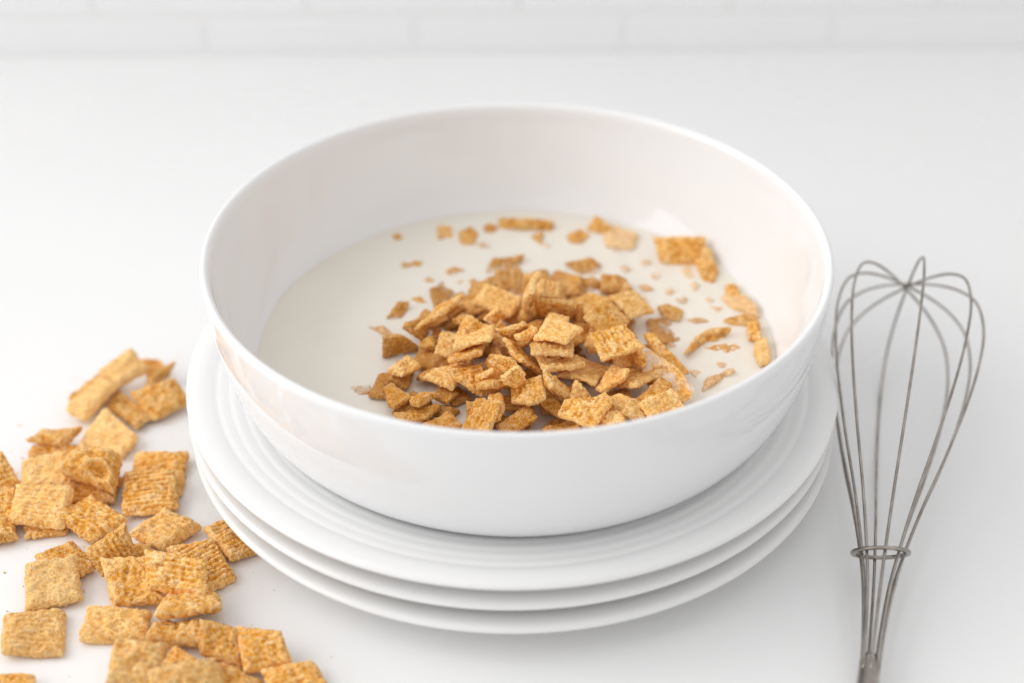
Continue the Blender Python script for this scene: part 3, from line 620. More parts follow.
('g','shadowed broken cereal piece buried between others inside the heap',{'dark': 1, 'curl': 0.3, 'ridge': 0.5},[(-18,-40.6,49.1),(-22.9,-27.1,48.2),(-16.9,-25.8,45.7),(-13,-38.6,46.8)]),
('g','shadowed broken cereal piece buried between others inside the heap',{'dark': 0.5, 'curl': 0.4, 'ridge': 0.5},[(9.6,-15.1,51.2),(2.5,-27.4,52.9),(8.7,-30.8,52.2),(12.7,-23.9,51.3),(13.3,-17.7,50.9)]),
('g','shadowed broken cereal piece buried between others inside the heap',{'dark': 1, 'curl': -0.1},[(-3.6,-67.4,47.5),(-14.3,-68.8,45.7),(-14.7,-73.4,47.8),(-8,-75.3,50.3),(-2.8,-74.7,51.2)]),
('g','stubby brown chip below the broad pointed chip at the left front',{'dark': 1, 'curl': 0.7},[(-26.4,-47.6,49),(-22,-41.2,49),(-28.8,-36.8,49),(-32.3,-44,49.1)]),
('g','shadowed broken cereal piece buried between others inside the heap',{'pale': 0.5, 'curl': -1.4},[(14.8,-40.1,53.2),(5.6,-40.5,53.7),(5.4,-43.2,53.3),(11.1,-48.3,52.2),(14.1,-48.4,52)]),
('g','long brown strip slanting down under the lip shaped chip',{'curl': -0.8},[(-6.5,-26.1,63.2),(1.4,-39.3,63),(10.5,-36,53),(8.2,-32.2,53.1),(-3.1,-24,59.1)]),
('g','shadowed broken cereal piece buried between others inside the heap',{'curl': -0.6, 'ridge': 0.5},[(-25.8,-4.2,57.8),(-18.8,-10.6,56.6),(-9.7,-11.6,54.8),(-8.7,-10.2,54.5),(-20.4,0.4,56.5)]),
('g','shaded slab lying across, just right of the foot of the tall stick',{'dark': 0.5, 'curl': -0.4},[(23,-4.1,64.9),(22.4,4.2,51.4),(6.8,6.4,51.4),(7.4,-2.8,66.4)]),
('g','dark chip at the front rim, right of the pale upright square',{'dark': 0.5, 'curl': -0.4},[(7.9,-58.5,50.1),(-3.7,-66.8,46),(-7.8,-61.3,48.5),(3.9,-53.5,52.3)]),
('g','chip just behind the small pale rim chip at the right front',{'pale': 0.5, 'curl': 0.2},[(23.3,-55.9,50.6),(34.2,-66.4,49.8),(46.8,-54.6,53.9),(38.4,-48.2,54.2),(25.4,-53.3,51.4)]),
('g','smooth flat square just behind the large ridged square',{'dark': 0.5, 'curl': -0.9},[(45.4,-1.2,54.6),(35,4.6,61.7),(26.1,-8.6,62),(37,-16.3,54)]),
('g','squarish pale chip leaning just left of the long rectangular one',{'pale': 0.5, 'curl': -1.0},[(-30,-9.3,54.9),(-32.3,-24,55.1),(-17.6,-25.2,51),(-14.4,-10.6,50.6)]),
('g','shadowed broken cereal piece buried between others inside the heap',{'dark': 1, 'curl': -1.3, 'ridge': 0.5},[(-39.6,-27.4,45.7),(-36.5,-25.7,45.7),(-25.9,-25.4,48.3),(-24.6,-28,50),(-36.8,-34.3,49.8)]),
('g','long pale chip behind the broad rim chip at the right front',{'dark': 0.5, 'curl': 1.1},[(58.8,-40.3,53),(56.6,-46.8,52.6),(49.5,-53.4,51.2),(44.9,-46.8,50.1),(55.5,-37,52.3)]),
('g','dark upright sliver left of the bright six sided chip',{'dark': 1, 'curl': -1.1, 'ridge': 0.5},[(6,-42.9,48.4),(-9.7,-44.3,48.9),(-8.1,-53.6,49.7),(6.4,-53.1,49.3)]),
('g','shadowed broken cereal piece buried between others inside the heap',{'dark': 1, 'curl': 1.2},[(-12.9,-63.7,46.6),(-12.2,-49.1,50.1),(-18.8,-48.2,49.2),(-19.3,-62.9,45.7)]),
('g','low chip at the front rim, peeping out under the five sided one',{'dark': 1, 'curl': -1.2},[(8.8,-64.3,49),(15,-78.1,49),(30.8,-68.5,49),(22.6,-55.7,49.1)]),
('g','shadowed broken cereal piece buried between others inside the heap',{'dark': 1, 'curl': 1.0},[(-13.4,13.2,45.7),(-23.2,4.4,45.7),(-20.1,1.8,50.9),(-10.2,10.4,51.1)]),
('g','dark chip beneath the large ridged square',{'pale': 0.5, 'curl': -0.7},[(37,-26.2,56.6),(50.1,-19.3,55.7),(50.1,-22.2,49.9),(37.6,-29.2,49.9)]),
('g','thin chip edge showing right of the wide pale centre chip',{'dark': 0.5, 'curl': 1.0, 'ridge': 0.5},[(29.1,-3.3,52.5),(11.7,-0.7,54.9),(8.9,-17,56),(18.5,-19.2,54.7),(28,-12.9,53.1)]),
('g','long flat chip pointing right on the right front slope',{'pale': 0.5, 'curl': -0.7},[(44.9,-46.5,55.2),(55.6,-34.3,52.7),(44.4,-24.3,46.6),(33.3,-36.4,49)]),
('g','small shaded upright chip right of the shaded slab',{'dark': 0.5, 'curl': -0.5},[(26,-1.4,49.2),(26.4,-2.8,64.6),(26,-1.2,64.8),(24.3,4.7,54.3),(24.2,5.2,49.2)]),
('g','thin overhung chip beneath the long rectangular one',{'dark': 0.5, 'curl': -0.3},[(-13.2,-34.4,62.7),(-12.3,-19.4,57.6),(-15.9,-20,56.7),(-26.3,-32.1,57.7),(-26.2,-35.6,59)]),
('g','shadowed broken cereal piece buried between others inside the heap',{'dark': 1, 'curl': -1.6},[(-31.4,2.7,44.3),(-32.4,-1.9,44.3),(-33.1,-5,46.5),(-33.1,-5.3,50.3),(-31.5,2.1,50.5)]),
('g','shadowed broken cereal piece buried between others inside the heap',{'dark': 0.5, 'curl': 1.6},[(-25.4,-1.6,53.9),(-18.7,8.7,51.7),(-21.9,11.6,46.1),(-29.3,0.2,48.6)]),
('g','shadowed broken cereal piece buried between others inside the heap',{'curl': 1.4, 'ridge': 0.5},[(4.6,-20.3,57.8),(17.4,-19.3,56),(18.6,-26.9,56.3),(13.9,-27.5,57),(5.4,-23.5,57.9)]),
('g','chip behind the long rectangular chip on the left slope',{'curl': 1.1},[(-24.4,-16.3,58.3),(-11.8,-19.8,54.8),(-7.7,-12,58.1),(-19.7,-7.6,62)]),
('g','small tip behind the right end of the five sided front chip',{'curl': -0.7, 'ridge': 0.5},[(26.5,-54.4,55.2),(27.5,-57.3,54.7),(32.5,-59.3,55),(36.2,-58,55.7),(33.1,-51.7,56.6)]),
('g','stub at the front rim, right of the big five sided chip',{'pale': 0.5, 'curl': -1.4},[(39.4,-60.5,55.2),(39.6,-75,54.2),(24.2,-76.4,53),(22.9,-60.5,54.1)]),
('g','shadowed broken cereal piece buried between others inside the heap',{'dark': 0.5, 'curl': 1.0, 'ridge': 0.5},[(-6.3,-4,57.3),(-4.8,-4.3,55.6),(-4,-6.4,51),(-6.1,-8.1,49.1),(-10.7,-7.2,54.2)]),
('g','chip corner behind the pale upright square at the front rim',{'curl': 0.6},[(-10,-49.1,53.7),(-12.9,-62.5,50.1),(-6.2,-63.9,52.9),(-4.7,-57.7,54.6),(-5.5,-50.1,55.6)]),
('g','triangular chip at the front rim, right of the long brown one',{'dark': 1, 'curl': 1.3},[(-36.2,-61.4,48.9),(-25.9,-54.3,48.9),(-19.8,-61.6,48.9),(-26.2,-66.6,48.9),(-33.5,-66.3,48.9)]),
('g','curved chip at the bottom of the stack in the heap centre',{'pale': 0.5, 'curl': 0.8, 'ridge': 0.5},[(10.1,-43.5,60.2),(26.1,-37.2,58.9),(21.6,-26.3,57.3),(6.5,-30.6,58.2)]),
('g','brown shaded chip between the six sided and the five sided front chips',{'dark': 0.5, 'curl': 0.5},[(5.3,-49.4,53.4),(7.4,-52.2,52.3),(15.7,-59.1,50.1),(18.6,-57.3,51.6),(10.4,-45.9,56.2)]),
('g','shadowed broken cereal piece buried between others inside the heap',{'dark': 1, 'curl': 1.4},[(33.3,-72.6,48.7),(18.1,-80.3,46.3),(16.7,-84,45.5),(32.1,-89.3,45.5),(36.1,-73.3,48.8)]),
('g','shadowed broken cereal piece buried between others inside the heap',{'dark': 0.5, 'curl': -0.8},[(8.7,9.6,51),(9.4,0.6,65.7),(16.7,-0.3,65.5),(17,8.5,51)]),
('g','large tilted chip right of the broad pointed one, left of centre',{'curl': 0.9, 'ridge': 0.5},[(-13.8,-29.9,54.2),(-26.3,-41,59.2),(-24.4,-43.5,57.6),(-13.4,-46.2,50.8),(-6.8,-40.1,48.2)]),
('g','dark chip at the left of the foot of the tall thin stick',{'dark': 1, 'curl': 0.1},[(0.1,18.1,50.4),(-6.6,8.8,50.3),(0.7,2.8,46.6),(8.4,12.7,46.6)]),
('g','small chip left of the slanting brown strip, below the thin curved one',{'pale': 0.5, 'curl': 0.9},[(-9.1,-12.9,47.7),(-7.4,-16.9,60.2),(-5.1,-22.2,56.9),(-5.5,-21.3,54.1),(-8.6,-14.1,47.5)]),
('g','shadowed broken cereal piece buried between others inside the heap',{'curl': 1.0, 'ridge': 0.5},[(20,-66.8,52.9),(14.4,-70.1,52.9),(13.3,-76.6,52.9),(21.3,-78.4,52.9),(23.1,-67.2,52.9)]),
('g','shadowed broken cereal piece buried between others inside the heap',{'dark': 0.5, 'curl': 1.2, 'ridge': 0.5},[(39,-14.6,52),(33.7,-23.7,50.7),(35.5,-24.4,50.4),(43.5,-22.6,50),(46,-18.5,50.7)]),
('g','shadowed broken cereal piece buried between others inside the heap',{'dark': 0.5, 'curl': -0.7},[(1.8,0.7,50.1),(2.3,8.3,51.8),(3.9,6.9,56.9),(3.5,-0.9,55.5)]),
('g','brown chip directly behind the small curled chip, left of centre',{'curl': -0.1},[(-12.4,-32.4,56.6),(-4.4,-41.4,50.2),(3.3,-44.7,59.9),(-2,-38.9,64.1),(-9.9,-33,61.5)]),
('g','shadowed broken cereal piece buried between others inside the heap',{'pale': 0.5, 'curl': -1.4, 'ridge': 0.5},[(4.3,16.1,56.9),(7,17.4,57.1),(11.1,19.3,52.5),(11.1,19.3,50),(4.7,16.3,50)]),
('g','small pale chip at the front rim between the stub and the broad chip',{'pale': 0.5, 'curl': -1.4},[(50.6,-70.2,50),(38.1,-65.5,59.1),(41.5,-57.5,58),(52.3,-62.2,50)]),
('g','crescent like pale chip just below the small curled one',{'curl': -1.3},[(-1.3,-46.6,57.9),(-8.5,-41.2,52.3),(-15.4,-46.4,55.2),(-9.1,-52.5,61.2)]),
('g','shaded chip right of the long slanting chip on the left slope',{'dark': 0.5, 'curl': -0.6, 'ridge': 0.5},[(-27.9,10.6,46.7),(-27.4,1.9,54.5),(-21.1,4.8,58.2),(-20.8,14,50.6)]),
('g','small curled chip resting on the large tilted one left of centre',{'curl': 0.3, 'ridge': 0.5},[(-8.9,-38.6,53.7),(-9,-42.1,60.7),(-15.8,-44.5,57.9),(-15.4,-42.9,55.1),(-10.7,-39.2,53.1)]),
('g','flat square at the right rear, jutting over a dark gap',{'pale': 0.5, 'curl': -0.5, 'ridge': 0.5},[(38,16.8,55.3),(46.2,3,53.5),(56.7,11,51.6),(49.5,24,53.2)]),
('g','brown chip mostly covered at the left rear of the heap, above the big flat square',{'dark': 1, 'curl': 0.7, 'ridge': 0.5},[(-7.8,14.7,50.6),(-10.8,31.1,51.1),(-22.4,28.2,46.9),(-20.8,13,46.1)]),
('g','chip directly beneath the wide pale centre chip',{'pale': 0.5, 'curl': -1.0, 'ridge': 0.5},[(5.2,-38.1,64.1),(5,-22.5,61.6),(21.8,-21.7,61.2),(21.5,-38,63.7)]),
('g','bright six sided chip at the front, left of centre',{'curl': 0.9, 'ridge': 0.5},[(-2.5,-45.4,53.9),(-2.4,-55.1,55.1),(4.1,-63.2,59.3),(10.5,-61.7,62.3),(9.4,-45.6,59.9)]),
('g','broad blurred chip at the rear, behind the smooth flat square',{'dark': 0.5, 'curl': 0.4},[(41.8,15.9,51.7),(31.5,26.9,49.5),(18.8,13.6,52.5),(29.9,3.6,54.4)]),
('g','shadowed broken cereal piece buried between others inside the heap',{'dark': 0.5, 'curl': -0.0},[(34.5,-30.1,60.7),(42.5,-19.4,61.8),(34.2,-14.9,56.8),(27.5,-24.9,56.2)]),
('g','shadowed broken cereal piece buried between others inside the heap',{'dark': 0.5, 'curl': 0.6},[(11.3,15.8,51.1),(6.6,9.7,51.1),(7.7,7.7,56.5),(13.2,15,56.3)]),
('g','long rectangular pale chip on the left slope, above a thin overhung chip',{'pale': 0.5, 'curl': 0.1},[(-8.4,-17.6,63.2),(-23.8,-18.5,58.6),(-24.4,-32.9,63.3),(-9.7,-32.6,67.9)]),
('g','chip peeping out behind the wide pale chip at the heap centre',{'pale': 0.5, 'curl': -0.2},[(21.2,-6.3,60.1),(18.1,-21.6,61.3),(8.9,-19.5,62.5),(12.7,-4.5,61.2)]),
('g','shadowed broken cereal piece buried between others inside the heap',{'dark': 0.5, 'curl': 1.4, 'ridge': 0.5},[(-0.6,-5,54.5),(-7.9,-11.2,51.3),(-6,-14.4,52.4),(0.8,-12.9,55.8),(4,-10.1,57.2)]),
('g','pale lip shaped chip just under the thin curved one',{'curl': 0.9, 'ridge': 0.5},[(8.1,-25,66.7),(5.9,-28.9,66.9),(1.4,-31.4,66.3),(-1.3,-27.1,65.1),(5.8,-22.2,65.8)]),
('g','shadowed broken cereal piece buried between others inside the heap',{'dark': 1, 'curl': -1.2},[(18.6,10.5,52.7),(22.2,5.9,47.8),(20.9,7.6,44.9),(16.6,13,44.9),(15.3,14.7,47.1)]),
('g','pale chip tucked behind the bright six sided front chip, on its left',{'curl': 1.2},[(-0.8,-50.5,58.2),(-4.8,-51.7,60.9),(-6.1,-51.1,64.1),(0.3,-46.6,66),(3.4,-47.2,59.9)]),
('g','long narrow chip sloping down to the right at the front centre',{'curl': 0.7},[(12.1,-56.7,62.9),(22.1,-51.1,51.7),(20.2,-46.4,52.5),(12,-46.8,60.8),(9.2,-48.2,63.9)]),
('g','small triangular chip behind the big five sided front chip',{'pale': 0.5, 'curl': 0.3, 'ridge': 0.5},[(21.1,-57.2,55),(26.9,-48.7,49.8),(27.5,-44.9,49.9),(21.7,-44.4,57.4),(19.9,-57.2,56.5)]),
('g','upright square right beside the tall thin stick at the rear',{'pale': 0.5, 'curl': 0.9, 'ridge': 0.5},[(8.1,6.9,59.9),(8.4,18.6,62.3),(17.9,19.1,59.4),(16.9,7.6,57.2)]),
('g','broad pale chip with a pointed left end on the left front slope',{'pale': 0.5, 'curl': -1.3},[(-16.9,-28.5,52.5),(-24.4,-44.7,53.8),(-35.7,-39,53.5),(-32.8,-32.4,53),(-21.3,-26.8,52.5)]),
('g','wide pale chip at the heap centre, upper of two stacked',{'pale': 0.5, 'curl': -1.5},[(18.7,-35.8,67.8),(6.4,-31.1,67.3),(11.4,-17.6,65.1),(26,-21.6,65.4)]),
('g','broad chip along the right front rim, farthest right of the rim pieces',{'pale': 0.5, 'curl': 1.1},[(44.3,-60.9,59.4),(51.5,-72.7,52.8),(66.3,-63.6,50.7),(57.7,-51.2,58)]),
('g','long pale slanting chip at the left end of the heap, pointing to the rear',{'curl': 1.4},[(-33.3,10.5,51.7),(-41,-5.1,52.4),(-29.8,-10.4,62.9),(-20.9,5.7,62.9)]),
('g','shadowed broken cereal piece buried between others inside the heap',{'dark': 1, 'curl': -1.5},[(-0.1,20.4,46.9),(-4.2,14.8,49.3),(-9.4,16.8,45.9),(-8.5,18,45.4),(-2.2,21.4,45.4)]),
('g','long brown chip along the left front rim of the bowl',{'dark': 1, 'curl': 0.7, 'ridge': 0.5},[(-43.5,-61.6,48.9),(-33.9,-58.3,48.9),(-28.7,-51.4,48.9),(-29.5,-49.1,48.9),(-46.1,-55.4,48.9)]),
('g','thin pale curved chip left of the heap centre, below the tall stick',{'curl': 1.4, 'ridge': 0.5},[(-7.7,-23.9,64.9),(2.8,-22.7,69.1),(6.7,-17.4,60.7),(2.7,-17.9,59),(-6.7,-22.4,62.3)]),
('g','dark brown chip under the long slanting chip at the left edge',{'dark': 0.5, 'curl': 0.2},[(-34.7,6.1,46.8),(-38.8,7.3,49.9),(-45.5,0.8,52.5),(-46.2,-2.1,52.1),(-37.6,-3.6,45.9)]),
('g','shadowed broken cereal piece buried between others inside the heap',{'dark': 1, 'curl': -1.0, 'ridge': 0.5},[(13,-74.9,44.3),(6,-82.2,44.3),(5.7,-82.5,51.5),(8.8,-79.3,51.4),(13,-74.9,46.9)]),
('g','shaded chip under the diamond turned one at the left foot',{'dark': 1, 'curl': 0.8, 'ridge': 0.5},[(-39.9,-21.5,45.5),(-42.3,-35.1,45.5),(-49.6,-33.4,49.4),(-47,-20.7,49.2)]),
('g','pale upright square at the front rim, left of centre',{'dark': 0.5, 'curl': -0.3, 'ridge': 0.5},[(-5.2,-58.7,57.6),(-10.3,-71,53.2),(-20.3,-64.2,49.6),(-14.6,-52.3,54.3)]),
('g','tall thin stick standing on edge at the rear centre of the heap',{'pale': 0.5, 'curl': -1.3},[(2.4,-3.4,60.5),(5.9,-8.4,72.9),(8.9,4.7,75.3),(5,8.8,62.2)]),
('g','triangular chip in the hollow below the big flat rear square',{'curl': -0.3},[(-4.1,-0.2,56.5),(-7.5,-1.3,61.7),(-13.3,-3.2,56.9),(-11.8,-2.7,55),(-6.1,-0.8,55)]),
('g','diamond turned chip at the left foot of the heap',{'pale': 0.5, 'curl': 0.6},[(-49.9,-32.5,53.7),(-43,-22.2,51.9),(-37.1,-25.9,49.6),(-44.5,-35.6,51.7)]),
('g','rough chip near the rim, right of the farthest left foot chip',{'dark': 1, 'curl': 0.1},[(-46.4,-51.3,48.9),(-48.8,-48.7,48.9),(-51.1,-38,48.9),(-48.2,-35.5,48.9),(-39.7,-44.9,49)]),
('g','shadowed broken cereal piece buried between others inside the heap',{'curl': 1.3, 'ridge': 0.5},[(45.9,-23.3,58.3),(47.3,-25.9,51.1),(48.6,-31,53.4),(47.3,-28.6,60.2)]),
('g','bright oblong chip tilted in front of the large ridged square',{'pale': 0.5, 'curl': 0.8},[(32.4,-45.4,51.6),(40.4,-43.5,57.3),(42.5,-40,59.2),(36.5,-33.4,56.3),(30.2,-43,50.6)]),
('g','small pale chip above the long brown chip at the left front rim',{'dark': 0.5, 'curl': -0.2},[(-36.2,-43.5,49.6),(-40.1,-49.7,51.5),(-39.9,-54.5,53.5),(-36.6,-56.3,54.7),(-30.2,-45.6,51.4)]),
('g','big flat square lying at the left rear of the heap',{'pale': 0.5, 'curl': -0.7, 'ridge': 0.5},[(2.9,14.3,55.4),(-12.8,20.5,57.9),(-18.5,7.5,57.3),(-2.8,0.8,54.8)]),
('g','big five sided pale chip at the front rim, right of centre',{'curl': -0.6, 'ridge': 0.5},[(27.9,-73.1,57.4),(35.2,-59.5,58.9),(30.8,-57.3,58.7),(17.5,-58.3,57.7),(14.3,-65.7,57)]),
('g','large ridged square right of the heap centre',{'curl': 1.5, 'ridge': 0.5},[(48.6,-33.7,63.9),(42.1,-19.9,65.1),(27.7,-25.3,64.4),(32,-39.5,63.2)]),
('g','dark wedge shaped chip standing alone in the milk left of the heap',{'dark': 1, 'curl': -0.3},[(-53.4,-11.6,54.3),(-46.2,-9.3,53.8),(-39.5,-7.1,46.7),(-39.6,-7.2,44.6),(-53.9,-11.7,44.6)]),
]
milk()

# ------------------------------------------------------------------ cereal
rnd0 = random.Random(8)
for i, (kind, label, o_, pts) in enumerate(PIECES):
    o_ = dict(o_)
    pale, dark, mlk = o_.pop('pale', 0), o_.pop('dark', 0), o_.pop('milk', 0)  # dark on low heap pieces paints gap shade into their soaked colour
    wet = {'c': False, 'h': True, 'g': True, 'f': 'film', 's': 'film'}[kind]
    if kind == 'c':
        kw = dict(t=3.3, puff=rnd0.uniform(.3, 1.6), n=46, rough=1.15, ridge=rnd0.choice((.1, .25, .45, .7)), curl=rnd0.uniform(-.9, .9)); o_.pop('lv', 0)
    elif kind in 'hg':
        kw = dict(t=2.3, puff=.35, n=46, rough=.95, edge=14)
    else:
        kw = dict(t=2.6, puff=.6, n=24, rough=1.3)
    kw.update(o_)
    c, V, F = piece(pts, seed=i + 1, **kw)
    if kind == 'c':
        W = V + c
        lowest = W[:, 2].min()
        c = c.copy()
        V[:, 2] = np.where(W[:, 2] < .0002, .0002 - c[2] + (W[:, 2] - .0002) * .06, V[:, 2])
        zz = (V + c)[:, 2].min()
        c[2] += .00005 - zz if zz < .00005 else 0
    else:
        # keep inside the bowl
        W = V + c
        rr = np.hypot(W[:, 0], W[:, 1])
        Rm = np.interp(W[:, 2], [.030, .0318, .0356, .044, .0545, .068, .0815], [.05, .078, .092, .1022, .1082, .1125, .1153]) - .0006
        f = np.minimum(1, Rm / np.maximum(rr, 1e-6))
        W[:, 0] *= f; W[:, 1] *= f
        V = W - c
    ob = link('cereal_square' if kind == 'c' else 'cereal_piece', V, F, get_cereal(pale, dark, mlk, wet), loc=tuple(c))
    tag(ob, label, 'cereal', {'s': 'soaked flakes showing faintly through the milk', 'c': 'cinnamon cereal squares spilled on the counter', 'h': 'cereal pieces at the edge of the heap in the bowl', 'g': 'cereal pieces buried in the heap' if label.startswith('shadowed broken') else 'cereal pieces heaped in the bowl', 'f': 'cereal pieces floating in the milk'}[kind])

# pieces buried inside the heap: only slivers of them show between the others
rnd = random.Random(21)
SIMC = [np.array(p[3]).mean(0) / 1000 for p in PIECES if p[0] in 'gh']
nb = 0; tries = 0
while nb < 30 and tries < 4000:          # loose chips lying low behind the peak
    tries += 1; back = True
    x = rnd.uniform(-.030, .050); y = rnd.uniform(.0, .050)
    z = MILK_Z + rnd.uniform(-.001, .0025)
    if math.hypot((x - .012) / .038, (y - .022) / .028) > 1: continue
    if any(math.hypot(x - q[0], y - q[1]) < .0075 for q in SIMC): continue
    SIMC.append((x, y, z))
    s = rnd.uniform(.006, .0092); a0 = rnd.uniform(0, 6.28)
    nx = ny = 0
    up_ = Vector((nx * .4 + rnd.gauss(0, .32), ny * .4 + rnd.gauss(0, .32) - (.25 if back else 0), 1)).normalized()
    e1 = up_.orthogonal().normalized(); e2 = up_.cross(e1)
    pts = []
    k = rnd.choice((4, 4, 5))
    for j in range(k):
        v = (e1 * math.cos(a0 + 6.283 * j / k) + e2 * math.sin(a0 + 6.283 * j / k)) * s * rnd.uniform(.75, 1.2)
        pts.append(((x + v.x) * 1000, (y + v.y) * 1000, (z + v.z) * 1000))
    c, V, F = piece(pts, t=3.0, puff=1, n=24, rough=1.6, seed=400 + nb, curl=rnd.uniform(-1.2, 1.2))
    W = V + c
    rr = np.hypot(W[:, 0], W[:, 1])
    Rm = np.interp(W[:, 2], [.030, .0318, .0356, .044, .0545, .068, .0815], [.05, .078, .092, .1022, .1082, .1125, .1153]) - .0006
    f = np.minimum(1, Rm / np.maximum(rr, 1e-6)); W[:, 0] *= f; W[:, 1] *= f
    ob = link('cereal_piece', W - c, F, get_cereal(0, (.5 if nb % 3 else 0) if back else 1, 0, True), loc=tuple(c))
    tag(ob, 'small broken cereal chip in the loose low layer behind the peak of the heap', 'cereal', 'loose cereal chips behind the peak')
    nb += 1

# crumbs of sugar and cinnamon on the counter
def crumbs():
    rn = random.Random(4); verts, faces = [], []
    cents = [np.array(p[3]).mean(0) / 1000 for p in PIECES if p[0] == 'c']
    ico = [(0, 0, 1), (.89, 0, .45), (.28, .85, .45), (-.72, .53, .45), (-.72, -.53, .45), (.28, -.85, .45), (.72, .53, -.45), (-.28, .85, -.45), (-.89, 0, -.45), (-.28, -.85, -.45), (.72, -.53, -.45), (0, 0, -1)]
    icf = [(0, 1, 2), (0, 2, 3), (0, 3, 4), (0, 4, 5), (0, 5, 1), (1, 6, 2), (2, 7, 3), (3, 8, 4), (4, 9, 5), (5, 10, 1), (6, 7, 2), (7, 8, 3), (8, 9, 4), (9, 10, 5), (10, 6, 1), (11, 7, 6), (11, 8, 7), (11, 9, 8), (11, 10, 9), (11, 6, 10)]
    for _ in range(420):
        c = rn.choice(cents)
        x = c[0] + rn.gauss(0, .013); y = c[1] + rn.gauss(0, .012)
        if math.hypot(x, y) < .128: continue
        s = min(.0011, .00016 * math.exp(rn.gauss(.25, .6)))
        k = len(verts)
        for v in ico:
            q = s * rn.uniform(.6, 1.2)
            verts.append((x + v[0] * q, y + v[1] * q, s * .7 + v[2] * s * .7))
        faces += [tuple(k + i for i in f) for f in icf]
    o = link('crumbs', verts, faces, get_cereal(0, .5, 0, False), smooth=False)
    tag(o, 'fine cinnamon sugar crumbs scattered around the spilled cereal', 'crumbs', kind='stuff')
crumbs()

# ------------------------------------------------------------------ whisk, lying on the counter
def whisk():
    A = np.array((.1190, -.1450, .0078))           # top of the ferrule
    H = np.array((.1705, .0480, .0390))            # where the loops cross at the tip
    Lw = np.linalg.norm(H - A); ax = (H - A) / Lw
    side = np.cross(ax, (0, 0, 1)); side /= np.linalg.norm(side); up = np.cross(side, ax)
    RM = .0328
    prof = [(0, .0030), (.02, .0040), (.045, .0068), (.075, .0132), (.105, .0212), (.135, .0282), (.158, .0319), (.176, .0328), (.192, .0297), (.2005, .0222), (.2045, .0119), (.2055, .0)]
    sc = Lw / .2055
    root = empty('whisk', tuple(A))
    tag(root, 'wire balloon whisk with a loose keeper ring lying on the counter beside the plates', 'whisk')
    full = [(s * sc, r) for s, r in prof]
    half = catmull(full, 7)
    for k in range(5):
        th = R((83, 134, 42, 157, 12)[k])
        d = side * math.cos(th) + up * math.sin(th)
        path = []
        off = (k - 2) * .0011
        kr = .86 if k == 4 else 1; kl = .93 if k == 3 else 1
        for s, r in half: path.append(A + ax * (s + off * (s / Lw) ** 6) + d * r * kl)
        for s, r in half[-2::-1]: path.append(A + ax * (s + off * (s / Lw) ** 6) - d * r * kr)
        v, f = tube([tuple(p - A) for p in path], .00058, 10)
        o = link('wire_loop', v, f, MAT_STEEL, root)
    # keeper ring: flat washer tipped back until it jams on the wires
    rc = A + ax * .0540 * sc
    n1 = Vector((.10, -.60, -.80)).normalized()     # plane of the ring almost along the line of sight
    e1 = n1.orthogonal().normalized(); e2 = n1.cross(e1)
    nrm = Vector((.04, .81, .585)).normalized()
    e1 = Vector((1, 0, 0)); e1 = (e1 - nrm * e1.dot(nrm)).normalized(); e2 = nrm.cross(e1)
    verts, faces = [], []; n = 56
    for i in range(n):
        a = 2 * math.pi * i / n; dd = e1 * math.cos(a) + e2 * math.sin(a)
        for (r, h) in ((.0087, -.0006), (.0106, -.0006), (.0109, 0), (.0106, .0006), (.0087, .0006)):
            verts.append(Vector(rc - A) + dd * r + nrm * h)
    for i in range(n):
        for k in range(5):
            faces.append((i * 5 + k, ((i + 1) % n) * 5 + k, ((i + 1) % n) * 5 + (k + 1) % 5, i * 5 + (k + 1) % 5))
    o = link('keeper_ring', verts, faces, MAT_STEEL, root); fix_normals(o)
    # ferrule and handle
    hp = [(-.100, .0062), (-.098, .0075), (-.09, .0080), (-.05, .0078), (-.012, .0062), (-.004, .0052), (.006, .0048), (.0075, .0045)]
    hp = [(s, r * .72) for s, r in hp]
    path = [(s, r) for s, r in hp]
    dirh = np.array(ax) * 1.0; dirh[2] = .02; dirh /= np.linalg.norm(dirh)
    v, f = tube([tuple(dirh * s) for s, r in path], [r for s, r in path], 24)
    o = link('handle', v, f, MAT_STEEL, root)
    return root
whisk()

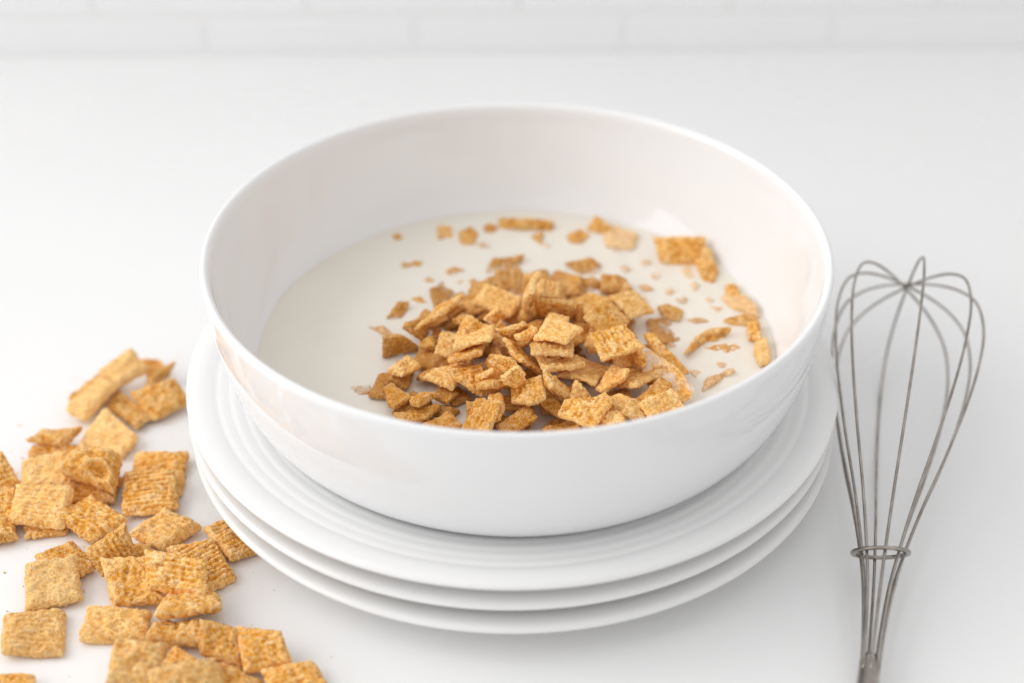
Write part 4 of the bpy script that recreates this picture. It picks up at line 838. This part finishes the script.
# ------------------------------------------------------------------ light
w = bpy.data.worlds.new('World'); scene.world = w; w.use_nodes = True
N, L = w.node_tree.nodes, w.node_tree.links
bg = N['Background']
tc = N.new('ShaderNodeTexCoord'); sp = N.new('ShaderNodeSeparateXYZ'); L.new(tc.outputs['Generated'], sp.inputs[0])
dp = N.new('ShaderNodeVectorMath'); dp.operation = 'DOT_PRODUCT'
L.new(tc.outputs['Generated'], dp.inputs[0]); dp.inputs[1].default_value = Vector((-.62, .38, .68)).normalized()
mr = N.new('ShaderNodeMapRange'); L.new(dp.outputs['Value'], mr.inputs[0])
mr.inputs[1].default_value = -1; mr.inputs[2].default_value = 1
cr = ramp(N, L, mr.outputs[0], [(0., (.56, .55, .54)), (.5, (.70, .695, .69)), (1., (.98, .98, .99))])
L.new(cr, bg.inputs['Color'])
bg.inputs['Strength'].default_value = 1.06

def area(name, loc, aim, sx, sy, power, col):
    l = bpy.data.lights.new(name, 'AREA'); l.shape = 'RECTANGLE'; l.size = sx; l.size_y = sy; l.energy = power; l.color = col
    o = bpy.data.objects.new(name, l); COL.objects.link(o)
    o.location = loc
    o.rotation_euler = (Vector(aim) - Vector(loc)).to_track_quat('-Z', 'Y').to_euler()
    return o
area('window_light', (-1.9, .55, 1.15), (0, 0, .05), 1.2, 1.7, 20, (1, .985, .965))
area('window_light', (-1.9, -.45, 1.15), (0, 0, .05), 1.2, 1.7, 13, (1, .985, .965))

# ------------------------------------------------------------------ camera
cam = bpy.data.cameras.new('Camera'); co = bpy.data.objects.new('Camera', cam); COL.objects.link(co)
co.location = (-.0019, -.4737, .3779)
co.rotation_euler = (math.pi / 2 - .61426, 0, 0)
cam.sensor_width = 36; cam.lens = 36 * 1422 / 1024
cam.clip_start = .01; cam.clip_end = 50
cam.dof.use_dof = True
cam.dof.focus_distance = .53
cam.dof.aperture_fstop = 3.8
scene.camera = co
scene.view_settings.view_transform = 'Standard'
scene.view_settings.look = 'None'
scene.view_settings.exposure = 0
scene.view_settings.gamma = 1
scene.cycles.max_bounces = 10
scene.cycles.diffuse_bounces = 6
